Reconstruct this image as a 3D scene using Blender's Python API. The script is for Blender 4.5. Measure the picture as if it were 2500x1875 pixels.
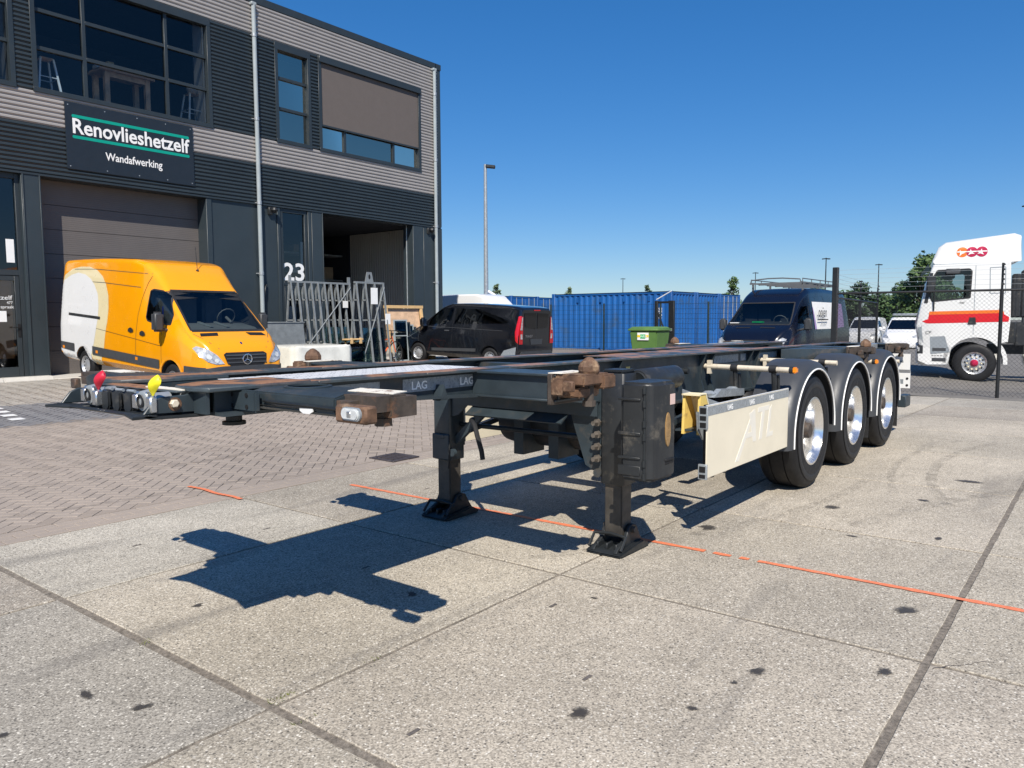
import bpy, bmesh, math, random
from mathutils import Vector, Matrix
from mathutils.bvhtree import BVHTree
R = math.radians
random.seed(7)
for _o in list(bpy.data.objects): bpy.data.objects.remove(_o)
SC = bpy.context.scene
COL = SC.collection
# ---------------------------------------------------------------- camera
# x runs along the trailer (front to rear), y across it towards the building
CAM_H, PITCH, ROLL, HEAD = 1.54, R(4.75), R(-0.25), R(38.0)
cd = bpy.data.cameras.new('camera'); cam = bpy.data.objects.new('camera', cd); COL.objects.link(cam)
fw = Vector((math.cos(HEAD)*math.cos(PITCH), math.sin(HEAD)*math.cos(PITCH), -math.sin(PITCH)))
rt0 = Vector((math.sin(HEAD), -math.cos(HEAD), 0)); up0 = rt0.cross(fw)
rt = rt0*math.cos(ROLL) + up0*math.sin(ROLL); up = up0*math.cos(ROLL) - rt0*math.sin(ROLL)
m = Matrix((rt, up, -fw)).transposed().to_4x4(); m.translation = (0, 0, CAM_H); cam.matrix_world = m
cd.sensor_width = 36; cd.lens = 27.04; cd.clip_start = 0.05; cd.clip_end = 2000
SC.camera = cam
# ---------------------------------------------------------------- sky, sun, exposure
SUN = Vector((-0.75, -0.58, 1.0)).normalized()          # towards the sun
w = bpy.data.worlds.new('World'); SC.world = w; w.use_nodes = True
nt = w.node_tree; bg = nt.nodes['Background']
sky = nt.nodes.new('ShaderNodeTexSky'); sky.sky_type = 'NISHITA'; sky.sun_disc = False
sky.sun_elevation = math.asin(SUN.z); sky.sun_rotation = math.atan2(SUN.x, SUN.y)
sky.air_density = 1.0; sky.dust_density = 0.2; sky.ozone_density = 10.0; sky.altitude = 0
def vmul(src, k):
    v = nt.nodes.new('ShaderNodeVectorMath'); v.operation = 'SCALE'; nt.links.new(src, v.inputs[0]); v.inputs['Scale'].default_value = k; return v.outputs[0]
gm = nt.nodes.new('ShaderNodeGamma'); gm.inputs[1].default_value = 0.72; nt.links.new(vmul(sky.outputs[0], 0.1), gm.inputs[0])
hs = nt.nodes.new('ShaderNodeHueSaturation'); hs.inputs['Hue'].default_value = 0.508; hs.inputs['Saturation'].default_value = 1.36; hs.inputs['Value'].default_value = 1.05
nt.links.new(gm.outputs[0], hs.inputs['Color'])
nt.links.new(vmul(hs.outputs[0], 10.0), bg.inputs[0]); bg.inputs[1].default_value = 0.076
sd = bpy.data.lights.new('sun', 'SUN'); so = bpy.data.objects.new('sun', sd); COL.objects.link(so)
sd.energy = 5.0; sd.angle = R(0.53); sd.color = (1.0, 0.935, 0.835)
so.rotation_euler = SUN.to_track_quat('Z', 'Y').to_euler(); so.location = (-10, -10, 20)
SC.view_settings.view_transform = 'Standard'; SC.view_settings.look = 'None'
SC.view_settings.exposure = 0.28; SC.view_settings.gamma = 1.0; SC.view_settings.use_curve_mapping = False
SC.render.engine = 'CYCLES'; SC.render.resolution_x = 1024; SC.render.resolution_y = 768
SC.cycles.max_bounces = 8; SC.cycles.transparent_max_bounces = 16

# ---------------------------------------------------------------- materials
MATS = {}
def lin(c):
    return tuple(((x/12.92) if x <= 0.04045 else ((x+0.055)/1.055)**2.4) for x in c)
def base_mat(name):
    m = bpy.data.materials.new(name); m.use_nodes = True
    n = m.node_tree; b = n.nodes['Principled BSDF']; MATS[name] = m
    return m, n, b
def tex(n, kind, scale, detail=4, rough=0.6, coord='Object', **kw):
    tc = n.nodes.new('ShaderNodeTexCoord')
    t = n.nodes.new('ShaderNodeTexNoise' if kind == 'noise' else 'ShaderNodeTexVoronoi' if kind == 'vor' else 'ShaderNodeTexWave')
    if kind == 'noise': t.inputs['Scale'].default_value = scale; t.inputs['Detail'].default_value = detail; t.inputs['Roughness'].default_value = rough
    else: t.inputs['Scale'].default_value = scale
    if coord == 'World':
        g = n.nodes.new('ShaderNodeNewGeometry'); src = g.outputs['Position']
    else: src = tc.outputs[coord]
    n.links.new(src, t.inputs['Vector'])
    return t
def ramp(n, src, p0, c0, p1, c1, mid=None):
    r = n.nodes.new('ShaderNodeValToRGB'); e = r.color_ramp.elements
    e[0].position = p0; e[0].color = (*c0, 1) if len(c0) == 3 else c0
    e[1].position = p1; e[1].color = (*c1, 1) if len(c1) == 3 else c1
    if mid: k = e.new(mid[0]); k.color = (*mid[1], 1)
    n.links.new(src, r.inputs[0]); return r
def mixc(n, fac, a, b, mode='MIX'):
    x = n.nodes.new('ShaderNodeMix'); x.data_type = 'RGBA'; x.blend_type = mode
    for sck, v in ((x.inputs['Factor'], fac), (x.inputs['A'], a), (x.inputs['B'], b)):
        if hasattr(v, 'links') or hasattr(v, 'is_linked'): n.links.new(v, sck)
        elif isinstance(v, (int, float)): sck.default_value = v
        else: sck.default_value = (*v, 1)
    return x.outputs['Result']
def math_(n, op, a, b=0.5):
    x = n.nodes.new('ShaderNodeMath'); x.operation = op
    for i, v in enumerate((a, b)):
        if isinstance(v, (int, float)): x.inputs[i].default_value = v
        else: n.links.new(v, x.inputs[i])
    return x.outputs[0]
def bump(n, b, src, strength=0.3, dist=0.01):
    k = n.nodes.new('ShaderNodeBump'); k.inputs['Strength'].default_value = strength; k.inputs['Distance'].default_value = dist
    n.links.new(src, k.inputs['Height']); n.links.new(k.outputs[0], b.inputs['Normal'])
def mat(name, col, rough=0.5, metal=0.0, var=0.12, scale=6.0, bmp=0.0, dirt=None, coat=0.0, spec=0.5, bscale=None):
    """plain surface with uneven colour; dirt = (colour, amount, scale)"""
    m, n, b = base_mat(name)
    t = tex(n, 'noise', scale)
    lo = tuple(max(0, c*(1-var)) for c in col); hi = tuple(min(1, c*(1+var)) for c in col)
    c = ramp(n, t.outputs[0], 0.3, lo, 0.7, hi).outputs[0]
    if dirt:
        t2 = tex(n, 'noise', dirt[2], 6, 0.7)
        f = ramp(n, t2.outputs[0], 0.62-dirt[1]*0.25, (0,0,0), 0.72-dirt[1]*0.1, (1,1,1)).outputs[0]
        c = mixc(n, f, c, dirt[0])
    n.links.new(c, b.inputs['Base Color'])
    b.inputs['Roughness'].default_value = rough; b.inputs['Metallic'].default_value = metal
    b.inputs['Coat Weight'].default_value = coat; b.inputs['Coat Roughness'].default_value = 0.05
    b.inputs['Specular IOR Level'].default_value = spec
    r2 = tex(n, 'noise', scale*3, 5)
    rr = ramp(n, r2.outputs[0], 0.25, (max(0, rough-0.1),)*3, 0.75, (min(1, rough+0.12),)*3)
    n.links.new(rr.outputs[0], b.inputs['Roughness'])
    if bmp:
        t3 = tex(n, 'noise', bscale or scale*8, 6); bump(n, b, t3.outputs[0], bmp, 0.004)
    return m
def glass_mat(name, tint, refl=0.12, film=None):
    m = bpy.data.materials.new(name); m.use_nodes = True; n = m.node_tree; MATS[name] = m
    n.nodes.remove(n.nodes['Principled BSDF']); out = n.nodes['Material Output']
    tr = n.nodes.new('ShaderNodeBsdfTransparent'); tr.inputs[0].default_value = (*tint, 1)
    gl = n.nodes.new('ShaderNodeBsdfGlossy'); gl.inputs['Roughness'].default_value = 0.015
    if film: gl.inputs[0].default_value = (*film, 1)
    fr = n.nodes.new('ShaderNodeFresnel'); fr.inputs[0].default_value = 1.5
    f = math_(n, 'ADD', math_(n, 'MULTIPLY', fr.outputs[0], 1.2), refl); f = math_(n, 'MINIMUM', f, 0.95)
    mx = n.nodes.new('ShaderNodeMixShader'); n.links.new(f, mx.inputs[0]); n.links.new(tr.outputs[0], mx.inputs[1]); n.links.new(gl.outputs[0], mx.inputs[2])
    n.links.new(mx.outputs[0], out.inputs[0]); return m

# ---------------------------------------------------------------- mesh building
def rect(a0, a1, b0, b1): return [(a0, b0), (a1, b0), (a1, b1), (a0, b1)]
class MB:
    def __init__(s): s.v = []; s.f = []; s.mi = []; s.cur = 0
    def _add(s, vs, fs):
        o = len(s.v); s.v += [tuple(p) for p in vs]; s.f += [tuple(i+o for i in f) for f in fs]; s.mi += [s.cur]*len(fs); return s
    def box(s, x0, x1, y0, y1, z0, z1, M=None):
        vs = [Vector((x, y, z)) for x in (x0, x1) for y in (y0, y1) for z in (z0, z1)]
        if M: vs = [M @ p for p in vs]
        return s._add(vs, [(0,1,3,2),(4,6,7,5),(0,4,5,1),(2,3,7,6),(0,2,6,4),(1,5,7,3)])
    def prism(s, poly, axis, a0, a1, M=None):
        """polygon in the two other axes (cyclic order) pulled along axis"""
        def p3(p, a): return Vector({'x': (a, p[0], p[1]), 'y': (p[0], a, p[1]), 'z': (p[0], p[1], a)}[axis])
        n = len(poly); vs = [p3(p, a0) for p in poly]+[p3(p, a1) for p in poly]
        if M: vs = [M @ p for p in vs]
        ar = sum(poly[i][0]*poly[(i+1) % n][1]-poly[(i+1) % n][0]*poly[i][1] for i in range(n))
        fl = (ar > 0) ^ (axis == 'y') ^ (a1 < a0)
        fs = [tuple(range(n-1, -1, -1)), tuple(range(n, 2*n))]+[(i, (i+1) % n, (i+1) % n+n, i+n) for i in range(n)]
        if not fl: fs = [f[::-1] for f in fs]
        return s._add(vs, fs)
    def tube(s, p0, p1, r, n=10, r2=None, cap=True):
        p0 = Vector(p0); p1 = Vector(p1); d = (p1-p0).normalized()
        a = d.orthogonal().normalized(); b = d.cross(a); r2 = r if r2 is None else r2
        vs = [p+(a*math.cos(t)+b*math.sin(t))*q for p, q in ((p0, r), (p1, r2)) for t in [2*math.pi*i/n for i in range(n)]]
        fs = [(i, (i+1) % n, (i+1) % n+n, i+n) for i in range(n)]
        if cap: fs += [tuple(range(n-1, -1, -1)), tuple(range(n, 2*n))]
        return s._add(vs, fs)
    def path(s, pts, r, n=6, closed=False):
        pts = [Vector(p) for p in pts]; N = len(pts); rings = []
        a = None
        for i, p in enumerate(pts):
            q0 = pts[i-1] if (i or closed) else p; q1 = pts[(i+1) % N] if (i < N-1 or closed) else p
            d = (q1-q0).normalized()
            a = (d.orthogonal() if a is None else a-d*a.dot(d)).normalized(); b = d.cross(a)
            rr = r[i] if isinstance(r, (list, tuple)) else r
            rings.append([p+(a*math.cos(t)+b*math.sin(t))*rr for t in [2*math.pi*k/n for k in range(n)]])
        return s.loft(rings, closed=closed)
    def loft(s, rings, cap=True, closed=False):
        n = len(rings[0]); N = len(rings); vs = [p for r_ in rings for p in r_]; fs = []
        for i in range(N if closed else N-1):
            j = (i+1) % N
            fs += [(i*n+k, i*n+(k+1) % n, j*n+(k+1) % n, j*n+k) for k in range(n)]
        if cap and not closed: fs += [tuple(range(n-1, -1, -1)), tuple((N-1)*n+k for k in range(n))]
        return s._add(vs, fs)
    def lathe(s, prof, c, axis='y', n=24, cap=True):
        """prof: list of (radius, position along axis)"""
        rings = []
        for r_, h in prof:
            ring = []
            for k in range(n):
                t = 2*math.pi*k/n; a, b = r_*math.cos(t), r_*math.sin(t)
                ring.append({'y': (c[0]-a, c[1]+h, c[2]+b), 'x': (c[0]+h, c[1]+a, c[2]+b), 'z': (c[0]+a, c[1]+b, c[2]+h)}[axis])
            rings.append(ring)
        return s.loft(rings, cap)
    def sheet(s, poly, z=0.0, axis='z'):
        return s._add([{'z': (p[0], p[1], z), 'y': (p[0], z, p[1]), 'x': (z, p[0], p[1])}[axis] for p in poly], [tuple(range(len(poly)))])
    def quad(s, *ps): return s._add(ps, [tuple(range(len(ps)))])
    def build(s, name, m, parent=None, world=False, bev=0.0, smooth=True, recalc=True, ang=38, seg=1):
        me = bpy.data.meshes.new(name)
        off = Vector(parent_loc(parent)) if (world and parent) else None
        vs = [tuple(Vector(p)-off) for p in s.v] if off else s.v
        me.from_pydata(vs, [], s.f)
        ml = m if isinstance(m, (list, tuple)) else [m]
        for x in ml: me.materials.append(MATS[x] if isinstance(x, str) else x)
        if len(ml) > 1: me.polygons.foreach_set('material_index', s.mi)
        if recalc or bev:
            bm = bmesh.new(); bm.from_mesh(me)
            if recalc: bmesh.ops.recalc_face_normals(bm, faces=bm.faces)
            if bev:
                es = [e for e in bm.edges if len(e.link_faces) == 2 and e.calc_face_angle(0) > R(30)]
                bmesh.ops.bevel(bm, geom=es, offset=bev, segments=seg, affect='EDGES', clamp_overlap=True)
            bm.to_mesh(me); bm.free()
        if smooth: me.shade_smooth(); me.set_sharp_from_angle(angle=R(ang))
        return link(name, me, parent)
def parent_loc(p):
    l = Vector(p.location)
    while p.parent: p = p.parent; l += Vector(p.location)
    return l
def link(name, data, parent=None):
    o = bpy.data.objects.new(name, data); COL.objects.link(o)
    if parent: o.parent = parent
    return o
def tag(o, label, cat, group=None, kind=None):
    if label: o['label'] = label
    if cat: o['category'] = cat
    if group: o['group'] = group
    if kind: o['kind'] = kind
    return o
def thing(name, label, cat, loc=(0, 0, 0), rz=0.0, group=None, pitch=0.0):
    o = link(name, None); o.location = loc; o.rotation_euler = (0, pitch, rz)
    return tag(o, label, cat, group)
def struct(o): o['kind'] = 'structure'; return o
def copy_tree(o, parent=None):
    c = o.copy(); COL.objects.link(c); c.parent = parent
    for ch in list(o.children): copy_tree(ch, c)
    return c
def text_mesh(s, size, extr=0.002, align='LEFT', shear=0.0, bold=0.0, spacing=1.0, sx=1.0):
    cu = bpy.data.curves.new('t', 'FONT'); cu.body = s; cu.size = size; cu.extrude = extr; cu.align_x = align
    cu.shear = shear; cu.offset = bold; cu.space_character = spacing; cu.resolution_u = 3
    o = bpy.data.objects.new('t', cu); COL.objects.link(o); bpy.context.view_layer.update()
    me = bpy.data.meshes.new_from_object(o.evaluated_get(bpy.context.evaluated_depsgraph_get()))
    bpy.data.objects.remove(o); bpy.data.curves.remove(cu)
    if sx != 1.0:
        for v_ in me.vertices: v_.co.x *= sx
    return me
def text(name, s, size, m, M, parent=None, world=False, **kw):
    """M places the text: its x axis is the writing direction, y is up"""
    me = text_mesh(s, size, **kw)
    if world and parent: M = Matrix.Translation(-Vector(parent_loc(parent))) @ M
    me.transform(M); me.materials.clear(); me.materials.append(MATS[m])
    return link(name, me, parent)
def frame(o, x, y):
    """matrix with origin o, x axis x, y axis y"""
    x = Vector(x).normalized(); y = Vector(y); y = (y-x*y.dot(x)).normalized(); z = x.cross(y)
    M = Matrix((x, y, z)).transposed().to_4x4(); M.translation = o; return M
FACADE = lambda x, y, z: frame((x, y, z), (1, 0, 0), (0, 0, 1))     # lettering read from -y

# colours
mat('frame_paint', (0.030, 0.042, 0.050), 0.40, var=0.25, scale=5, dirt=((0.075, 0.066, 0.056), 0.25, 4.0), bmp=0.05)
mat('frame_dark', (0.015, 0.018, 0.02), 0.5, var=0.3, dirt=((0.07, 0.06, 0.05), 0.2, 6))
mat('black_rubber', (0.016, 0.016, 0.017), 0.62, var=0.3, scale=12, bmp=0.05)
mat('black_plastic', (0.021, 0.023, 0.025), 0.45, var=0.2, dirt=((0.10, 0.09, 0.075), 0.25, 5), bmp=0.06)
mat('mudguard_plastic', (0.044, 0.047, 0.052), 0.45, var=0.12, scale=4, bmp=0.03)
mat('galvanised', (0.46, 0.48, 0.48), 0.42, metal=0.55, var=0.18, scale=9)
mat('bright_steel', (0.62, 0.63, 0.63), 0.25, metal=0.9, var=0.15, scale=14)
mat('alu', (0.80, 0.80, 0.79), 0.2, metal=0.95, var=0.06, scale=8, dirt=((0.45, 0.42, 0.36), 0.22, 9))
mat('bolt_grey', (0.15, 0.13, 0.11), 0.5, metal=0.3, var=0.3, scale=30)
mat('cream_paint', (0.78, 0.71, 0.55), 0.45, var=0.05, scale=3)
mat('faded_letter', (0.80, 0.76, 0.66), 0.45, var=0.03)
mat('tube_paint', (0.62, 0.55, 0.43), 0.5, var=0.12, scale=7, dirt=((0.2, 0.15, 0.1), 0.2, 12))
mat('white_paint', (0.78, 0.78, 0.76), 0.4, var=0.04, scale=3)
mat('white_letter', (0.86, 0.86, 0.84), 0.45, var=0.02)
mat('tape_grey', (0.30, 0.33, 0.35), 0.3, metal=0.2, var=0.2, scale=30)
mat('rust', (0.13, 0.072, 0.042), 0.75, var=0.55, scale=14, dirt=((0.30, 0.20, 0.12), 0.3, 11), bmp=0.5)
mat('rust_brown', (0.062, 0.048, 0.038), 0.7, var=0.45, scale=12, dirt=((0.14, 0.07, 0.038), 0.3, 14), bmp=0.4)
mat('yellow_rubber', (0.80, 0.72, 0.02), 0.45, var=0.06)
mat('red_rubber', (0.55, 0.015, 0.04), 0.42, var=0.1)
mat('yellow_paint', (0.80, 0.58, 0.16), 0.5, var=0.08, dirt=((0.35, 0.24, 0.1), 0.2, 9))
mat('pale_yellow', (0.86, 0.76, 0.5), 0.5, var=0.06, dirt=((0.5, 0.4, 0.25), 0.18, 9))
mat('orange_lens', (0.85, 0.27, 0.02), 0.12, var=0.1, coat=0.4)
mat('clear_lens', (0.55, 0.57, 0.57), 0.12, var=0.15, scale=40, coat=0.6)
mat('amber_old', (0.30, 0.18, 0.07), 0.3, var=0.35, scale=20)
mat('pink_lens', (0.72, 0.52, 0.46), 0.35, var=0.05)
mat('red_lens', (0.5, 0.01, 0.015), 0.12, coat=0.6)
mat('tyre', (0.011, 0.011, 0.012), 0.6, var=0.3, scale=7, bmp=0.08, spec=0.35)
mat('black', (0.006, 0.006, 0.007), 0.7, var=0.1)
# ================================================================ ground
def interp(x, pts):
    if x <= pts[0][0]: return pts[0][1]
    for (a, b), (c, d) in zip(pts, pts[1:]):
        if x <= c: return b+(d-b)*(x-a)/(c-a)
    return pts[-1][1]
EDGE = 6.0                                     # where slabs end and pavers begin
def gz(x, y):
    if y <= EDGE: return 0.0 if x < 11.5 else max(-0.22, -0.0145*(x-11.5))
    return interp(y, [(EDGE, 0), (12.5, 0.03), (18, 0.235), (20, 0.25)])
# concrete with exposed pebbles
def concrete(name, base, seed):
    m, n, b = base_mat(name)
    big = tex(n, 'noise', 0.55, 5, 0.6, 'World'); mid = tex(n, 'noise', 4.0, 6, 0.7, 'World')
    c = ramp(n, big.outputs[0], 0.32, tuple(x*0.78 for x in base), 0.68, tuple(x*1.13 for x in base)).outputs[0]
    c = mixc(n, 0.35, c, ramp(n, mid.outputs[0], 0.3, (0.72, 0.71, 0.70), 0.7, (1.22, 1.22, 1.22)).outputs[0], 'MULTIPLY')
    oi = n.nodes.new('ShaderNodeObjectInfo'); c = mixc(n, 1.0, c, ramp(n, oi.outputs['Random'], 0.0, (0.86, 0.86, 0.87), 1.0, (1.13, 1.13, 1.11)).outputs[0], 'MULTIPLY')
    v = tex(n, 'vor', 95, coord='World'); v.feature = 'F1'
    rnd = n.nodes.new('ShaderNodeSeparateColor'); n.links.new(v.outputs['Color'], rnd.inputs[0])
    lightp = ramp(n, rnd.outputs[0], 0.80, (0, 0, 0), 0.9, (1, 1, 1)).outputs[0]
    darkp = ramp(n, rnd.outputs[1], 0.84, (0, 0, 0), 0.93, (1, 1, 1)).outputs[0]
    disc = ramp(n, v.outputs['Distance'], 0.35, (1, 1, 1), 0.6, (0, 0, 0)).outputs[0]
    c = mixc(n, math_(n, 'MULTIPLY', math_(n, 'MULTIPLY', lightp, disc), 0.75), c, (0.70, 0.66, 0.58))
    c = mixc(n, math_(n, 'MULTIPLY', math_(n, 'MULTIPLY', darkp, disc), 0.8), c, (0.075, 0.07, 0.065))
    v2 = tex(n, 'vor', 150, coord='World'); s2 = n.nodes.new('ShaderNodeSeparateColor'); n.links.new(v2.outputs['Color'], s2.inputs[0])
    c = mixc(n, 0.8, c, ramp(n, s2.outputs[0], 0.0, (0.50, 0.49, 0.48), 1.0, (1.45, 1.45, 1.43)).outputs[0], 'MULTIPLY')
    # worn tyre film, long faint streaks across the yard
    wv = tex(n, 'noise', 0.25, 6, 0.65, 'World'); st = ramp(n, wv.outputs[0], 0.56, (0, 0, 0), 0.74, (1, 1, 1)).outputs[0]
    c = mixc(n, math_(n, 'MULTIPLY', st, 0.3), c, (0.17, 0.16, 0.15))
    # stretched tyre rub marks
    g_ = n.nodes.new('ShaderNodeNewGeometry'); mp = n.nodes.new('ShaderNodeMapping'); mp.inputs['Scale'].default_value = (0.35, 2.6, 1); mp.inputs['Rotation'].default_value = (0, 0, 0.55)
    n.links.new(g_.outputs['Position'], mp.inputs[0]); t5 = n.nodes.new('ShaderNodeTexNoise'); t5.inputs['Scale'].default_value = 1.0; t5.inputs['Detail'].default_value = 7; t5.inputs['Distortion'].default_value = 0.6; n.links.new(mp.outputs[0], t5.inputs['Vector'])
    rub = ramp(n, t5.outputs[0], 0.57, (0, 0, 0), 0.70, (1, 1, 1)).outputs[0]
    c = mixc(n, math_(n, 'MULTIPLY', rub, 0.42), c, (0.13, 0.12, 0.11))
    n.links.new(c, b.inputs['Base Color']); b.inputs['Roughness'].default_value = 0.85; b.inputs['Specular IOR Level'].default_value = 0.25
    hh = math_(n, 'ADD', math_(n, 'MULTIPLY', v.outputs['Distance'], -0.6), math_(n, 'MULTIPLY', v2.outputs['Distance'], -0.25))
    bump(n, b, hh, 0.35, 0.006)
for i, bc in enumerate(((0.418, 0.372, 0.306), (0.40, 0.358, 0.294), (0.405, 0.374, 0.318), (0.37, 0.332, 0.275))):
    concrete('concrete_%d' % i, bc, i)
mat('joint_fill', (0.195, 0.168, 0.136), 0.95, var=0.5, scale=45, bmp=0.8, dirt=((0.30, 0.27, 0.22), 0.25, 30))
mat('asphalt', (0.17, 0.158, 0.14), 0.9, var=0.15, scale=3, bmp=0.3, bscale=90)
mat('far_soil', (0.13, 0.12, 0.10), 0.95, var=0.2, scale=0.3)
mm_, n_, b__ = base_mat('stain')
b__.inputs['Base Color'].default_value = (0.055, 0.05, 0.046, 1); b__.inputs['Roughness'].default_value = 0.6
tc_ = n_.nodes.new('ShaderNodeTexCoord'); vm_ = n_.nodes.new('ShaderNodeVectorMath'); vm_.operation = 'DISTANCE'; fl_ = n_.nodes.new('ShaderNodeVectorMath'); fl_.operation = 'MULTIPLY'; fl_.inputs[1].default_value = (1, 1, 0); n_.links.new(tc_.outputs['Generated'], fl_.inputs[0]); n_.links.new(fl_.outputs[0], vm_.inputs[0]); vm_.inputs[1].default_value = (.5, .5, 0)
nz_ = tex(n_, 'noise', 45, 5, 0.7, 'World'); ds_ = math_(n_, 'ADD', vm_.outputs['Value'], math_(n_, 'MULTIPLY', math_(n_, 'SUBTRACT', nz_.outputs[0], 0.5), 0.55))
al_ = ramp(n_, ds_, 0.20, (0.85, 0.85, 0.85), 0.46, (0, 0, 0)).outputs[0]; n_.links.new(al_, b__.inputs['Alpha'])
mat('orange_mark', (0.74, 0.21, 0.095), 0.6, var=0.1, scale=20, dirt=((0.5, 0.3, 0.2), 0.22, 16))
mat('slot_grit', (0.12, 0.105, 0.095), 0.8, var=0.4, scale=40)
mat('cast_iron', (0.05, 0.042, 0.045), 0.6, var=0.3, scale=20)
def paver_mat(name, a, bb):
    m, n, b = base_mat(name)
    g = n.nodes.new('ShaderNodeNewGeometry')
    c = ramp(n, g.outputs['Random Per Island'], 0.0, a, 1.0, bb).outputs[0]
    t = tex(n, 'noise', 0.5, 5, 0.65, 'World'); c = mixc(n, 0.8, c, ramp(n, t.outputs[0], 0.3, (0.82, 0.82, 0.83), 0.7, (1.12, 1.1, 1.08)).outputs[0], 'MULTIPLY')
    t2 = tex(n, 'noise', 110, 3, 0.7, 'World'); c = mixc(n, 0.8, c, ramp(n, t2.outputs[0], 0.25, (0.72, 0.72, 0.72), 0.75, (1.25, 1.25, 1.25)).outputs[0], 'MULTIPLY')
    n.links.new(c, b.inputs['Base Color']); b.inputs['Roughness'].default_value = 0.9; b.inputs['Specular IOR Level'].default_value = 0.2
    bump(n, b, t2.outputs[0], 0.25, 0.004)
paver_mat('paver_red', (0.285, 0.243, 0.205), (0.345, 0.297, 0.253))
paver_mat('paver_grey', (0.27, 0.25, 0.22), (0.35, 0.33, 0.295))
paver_mat('paver_dark', (0.155, 0.155, 0.16), (0.20, 0.2, 0.205))
mat('paver_sand', (0.19, 0.165, 0.142), 0.95, var=0.25, scale=20)

struct(MB().sheet(rect(-700, 900, -700, 900), -0.45).build('ground', 'far_soil', smooth=False))
# concrete yard: joint filler sheet with the slabs as parts
XL = [1.74+2.03*k for k in range(-4, 9)]
YL = [EDGE, 4.56, 2.585, 0.595, -1.41, -3.41, -5.41]
mb = MB()
for i in range(len(XL)-1):
    x0, x1 = XL[i], XL[i+1]
    for j in range(len(YL)-1): mb.quad(*[(x, y, gz(x, min(y, EDGE))-0.007) for x, y in ((x0, YL[j+1]), (x1, YL[j+1]), (x1, YL[j]), (x0, YL[j]))])
yard = struct(mb.build('concrete_yard', 'joint_fill', smooth=False))
rng = random.Random(3)
shade = {}
for i in range(len(XL)-1):
    for j in range(len(YL)-1):
        gx0 = 0.022 if abs(XL[i]-1.74) < 0.01 else 0.014; gx1 = 0.022 if abs(XL[i+1]-1.74) < 0.01 else 0.014
        gy0 = 0.018 if abs(YL[j+1]-0.595) < 0.01 else 0.011; gy1 = 0.018 if abs(YL[j]-0.595) < 0.01 else 0.011
        x0, x1, y0, y1 = XL[i]+gx0, XL[i+1]-gx1, YL[j+1]+gy0, YL[j]-gy1
        zs = [gz(x, min(y, EDGE))+rng.uniform(-0.0015, 0.0015) for x, y in ((x0, y0), (x1, y0), (x1, y1), (x0, y1))]
        b = MB(); c = 0.003
        # top with a worn chamfer, irregular edge
        N = 14; ring = []
        cor = [(x0, y0), (x1, y0), (x1, y1), (x0, y1)]
        for k in range(4):
            p, q = cor[k], cor[(k+1) % 4]
            for t in range(N):
                f = t/N; ring.append((p[0]+(q[0]-p[0])*f+rng.uniform(-.0025, .0025), p[1]+(q[1]-p[1])*f+rng.uniform(-.0025, .0025), zs[k]+(zs[(k+1) % 4]-zs[k])*f))
        cx, cy = (x0+x1)/2, (y0+y1)/2
        inner = [(p[0]+(c if p[0] < x0+.01 else -c if p[0] > x1-.01 else 0), p[1]+(c if p[1] < y0+.01 else -c if p[1] > y1-.01 else 0), p[2]) for p in ring]
        mid = [(p[0], p[1], p[2]-0.003) for p in ring]; low = [(p[0], p[1], p[2]-0.10) for p in ring]
        b.loft([low, mid, inner], cap=False); b._add(inner, [tuple(range(len(inner)))])
        b.build('slab', 'concrete_%d' % rng.choice((0, 0, 1, 1, 2, 3)) if (i, j) != (4, 0) else 'concrete_2', yard, smooth=False)
# cast-in lifting slots and oil stains
def blob(cx, cy, rx, ry, rot, seed, n=26, rag=0.55):
    r_ = random.Random(seed); out = []
    for k in range(n):
        t = 2*math.pi*k/n; q = 1+rag*(.5*math.sin(2*t+seed)+.35*math.sin(3*t+2.1*seed)+.25*math.sin(5*t+seed*.7))+r_.uniform(-.06, .06); a, b_ = rx*q*math.cos(t), ry*q*math.sin(t)
        out.append((cx+a*math.cos(rot)-b_*math.sin(rot), cy+a*math.sin(rot)+b_*math.cos(rot)))
    return out
STAINS = [(2.15, 3.86, .035, .03), (1.33, 3.28, .05, .03), (1.42, 3.0, .05, .028), (.98, 2.78, .03, .02), (1.2, 2.55, .03, .02), (1.0, 3.2, .03, .02),
          (3.22, 1.16, .04, .05), (3.56, .72, .045, .04), (2.98, 3.05, .05, .03), (3.55, 2.2, .02, .02), (3.06, 1.2, .018, .016), (6.5, 1.75, .09, .06), (5.3, 2.3, .09, .07),
          (8.3, 1.0, .12, .08), (4.4, .8, .07, .06), (2.45, 1.58, .05, .05), (7.2, 1.2, .05, .05), (5.7, 1.4, .03, .04), (2.75, 1.25, .03, .02), (6.0, .9, .05, .03)]
for k, (x, y, a, b_) in enumerate(STAINS):
    MB().sheet(blob(x, y, a, b_, k*1.3, k), gz(x, y)+0.0022).build('oil_stain', 'stain', yard, smooth=False)
for x, y in ((3.14, 3.62), (3.32, 2.32), (2.72, 1.72), (1.95, 2.0), (2.75, 5.1), (3.3, 4.9), (2.5, 5.25), (5.0, 4.9)):
    MB().sheet(rect(x-.03, x+.03, y-.009, y+.009), 0.0024).build('lifting_slot', 'slot_grit', yard, smooth=False)
r9 = random.Random(9)
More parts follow.
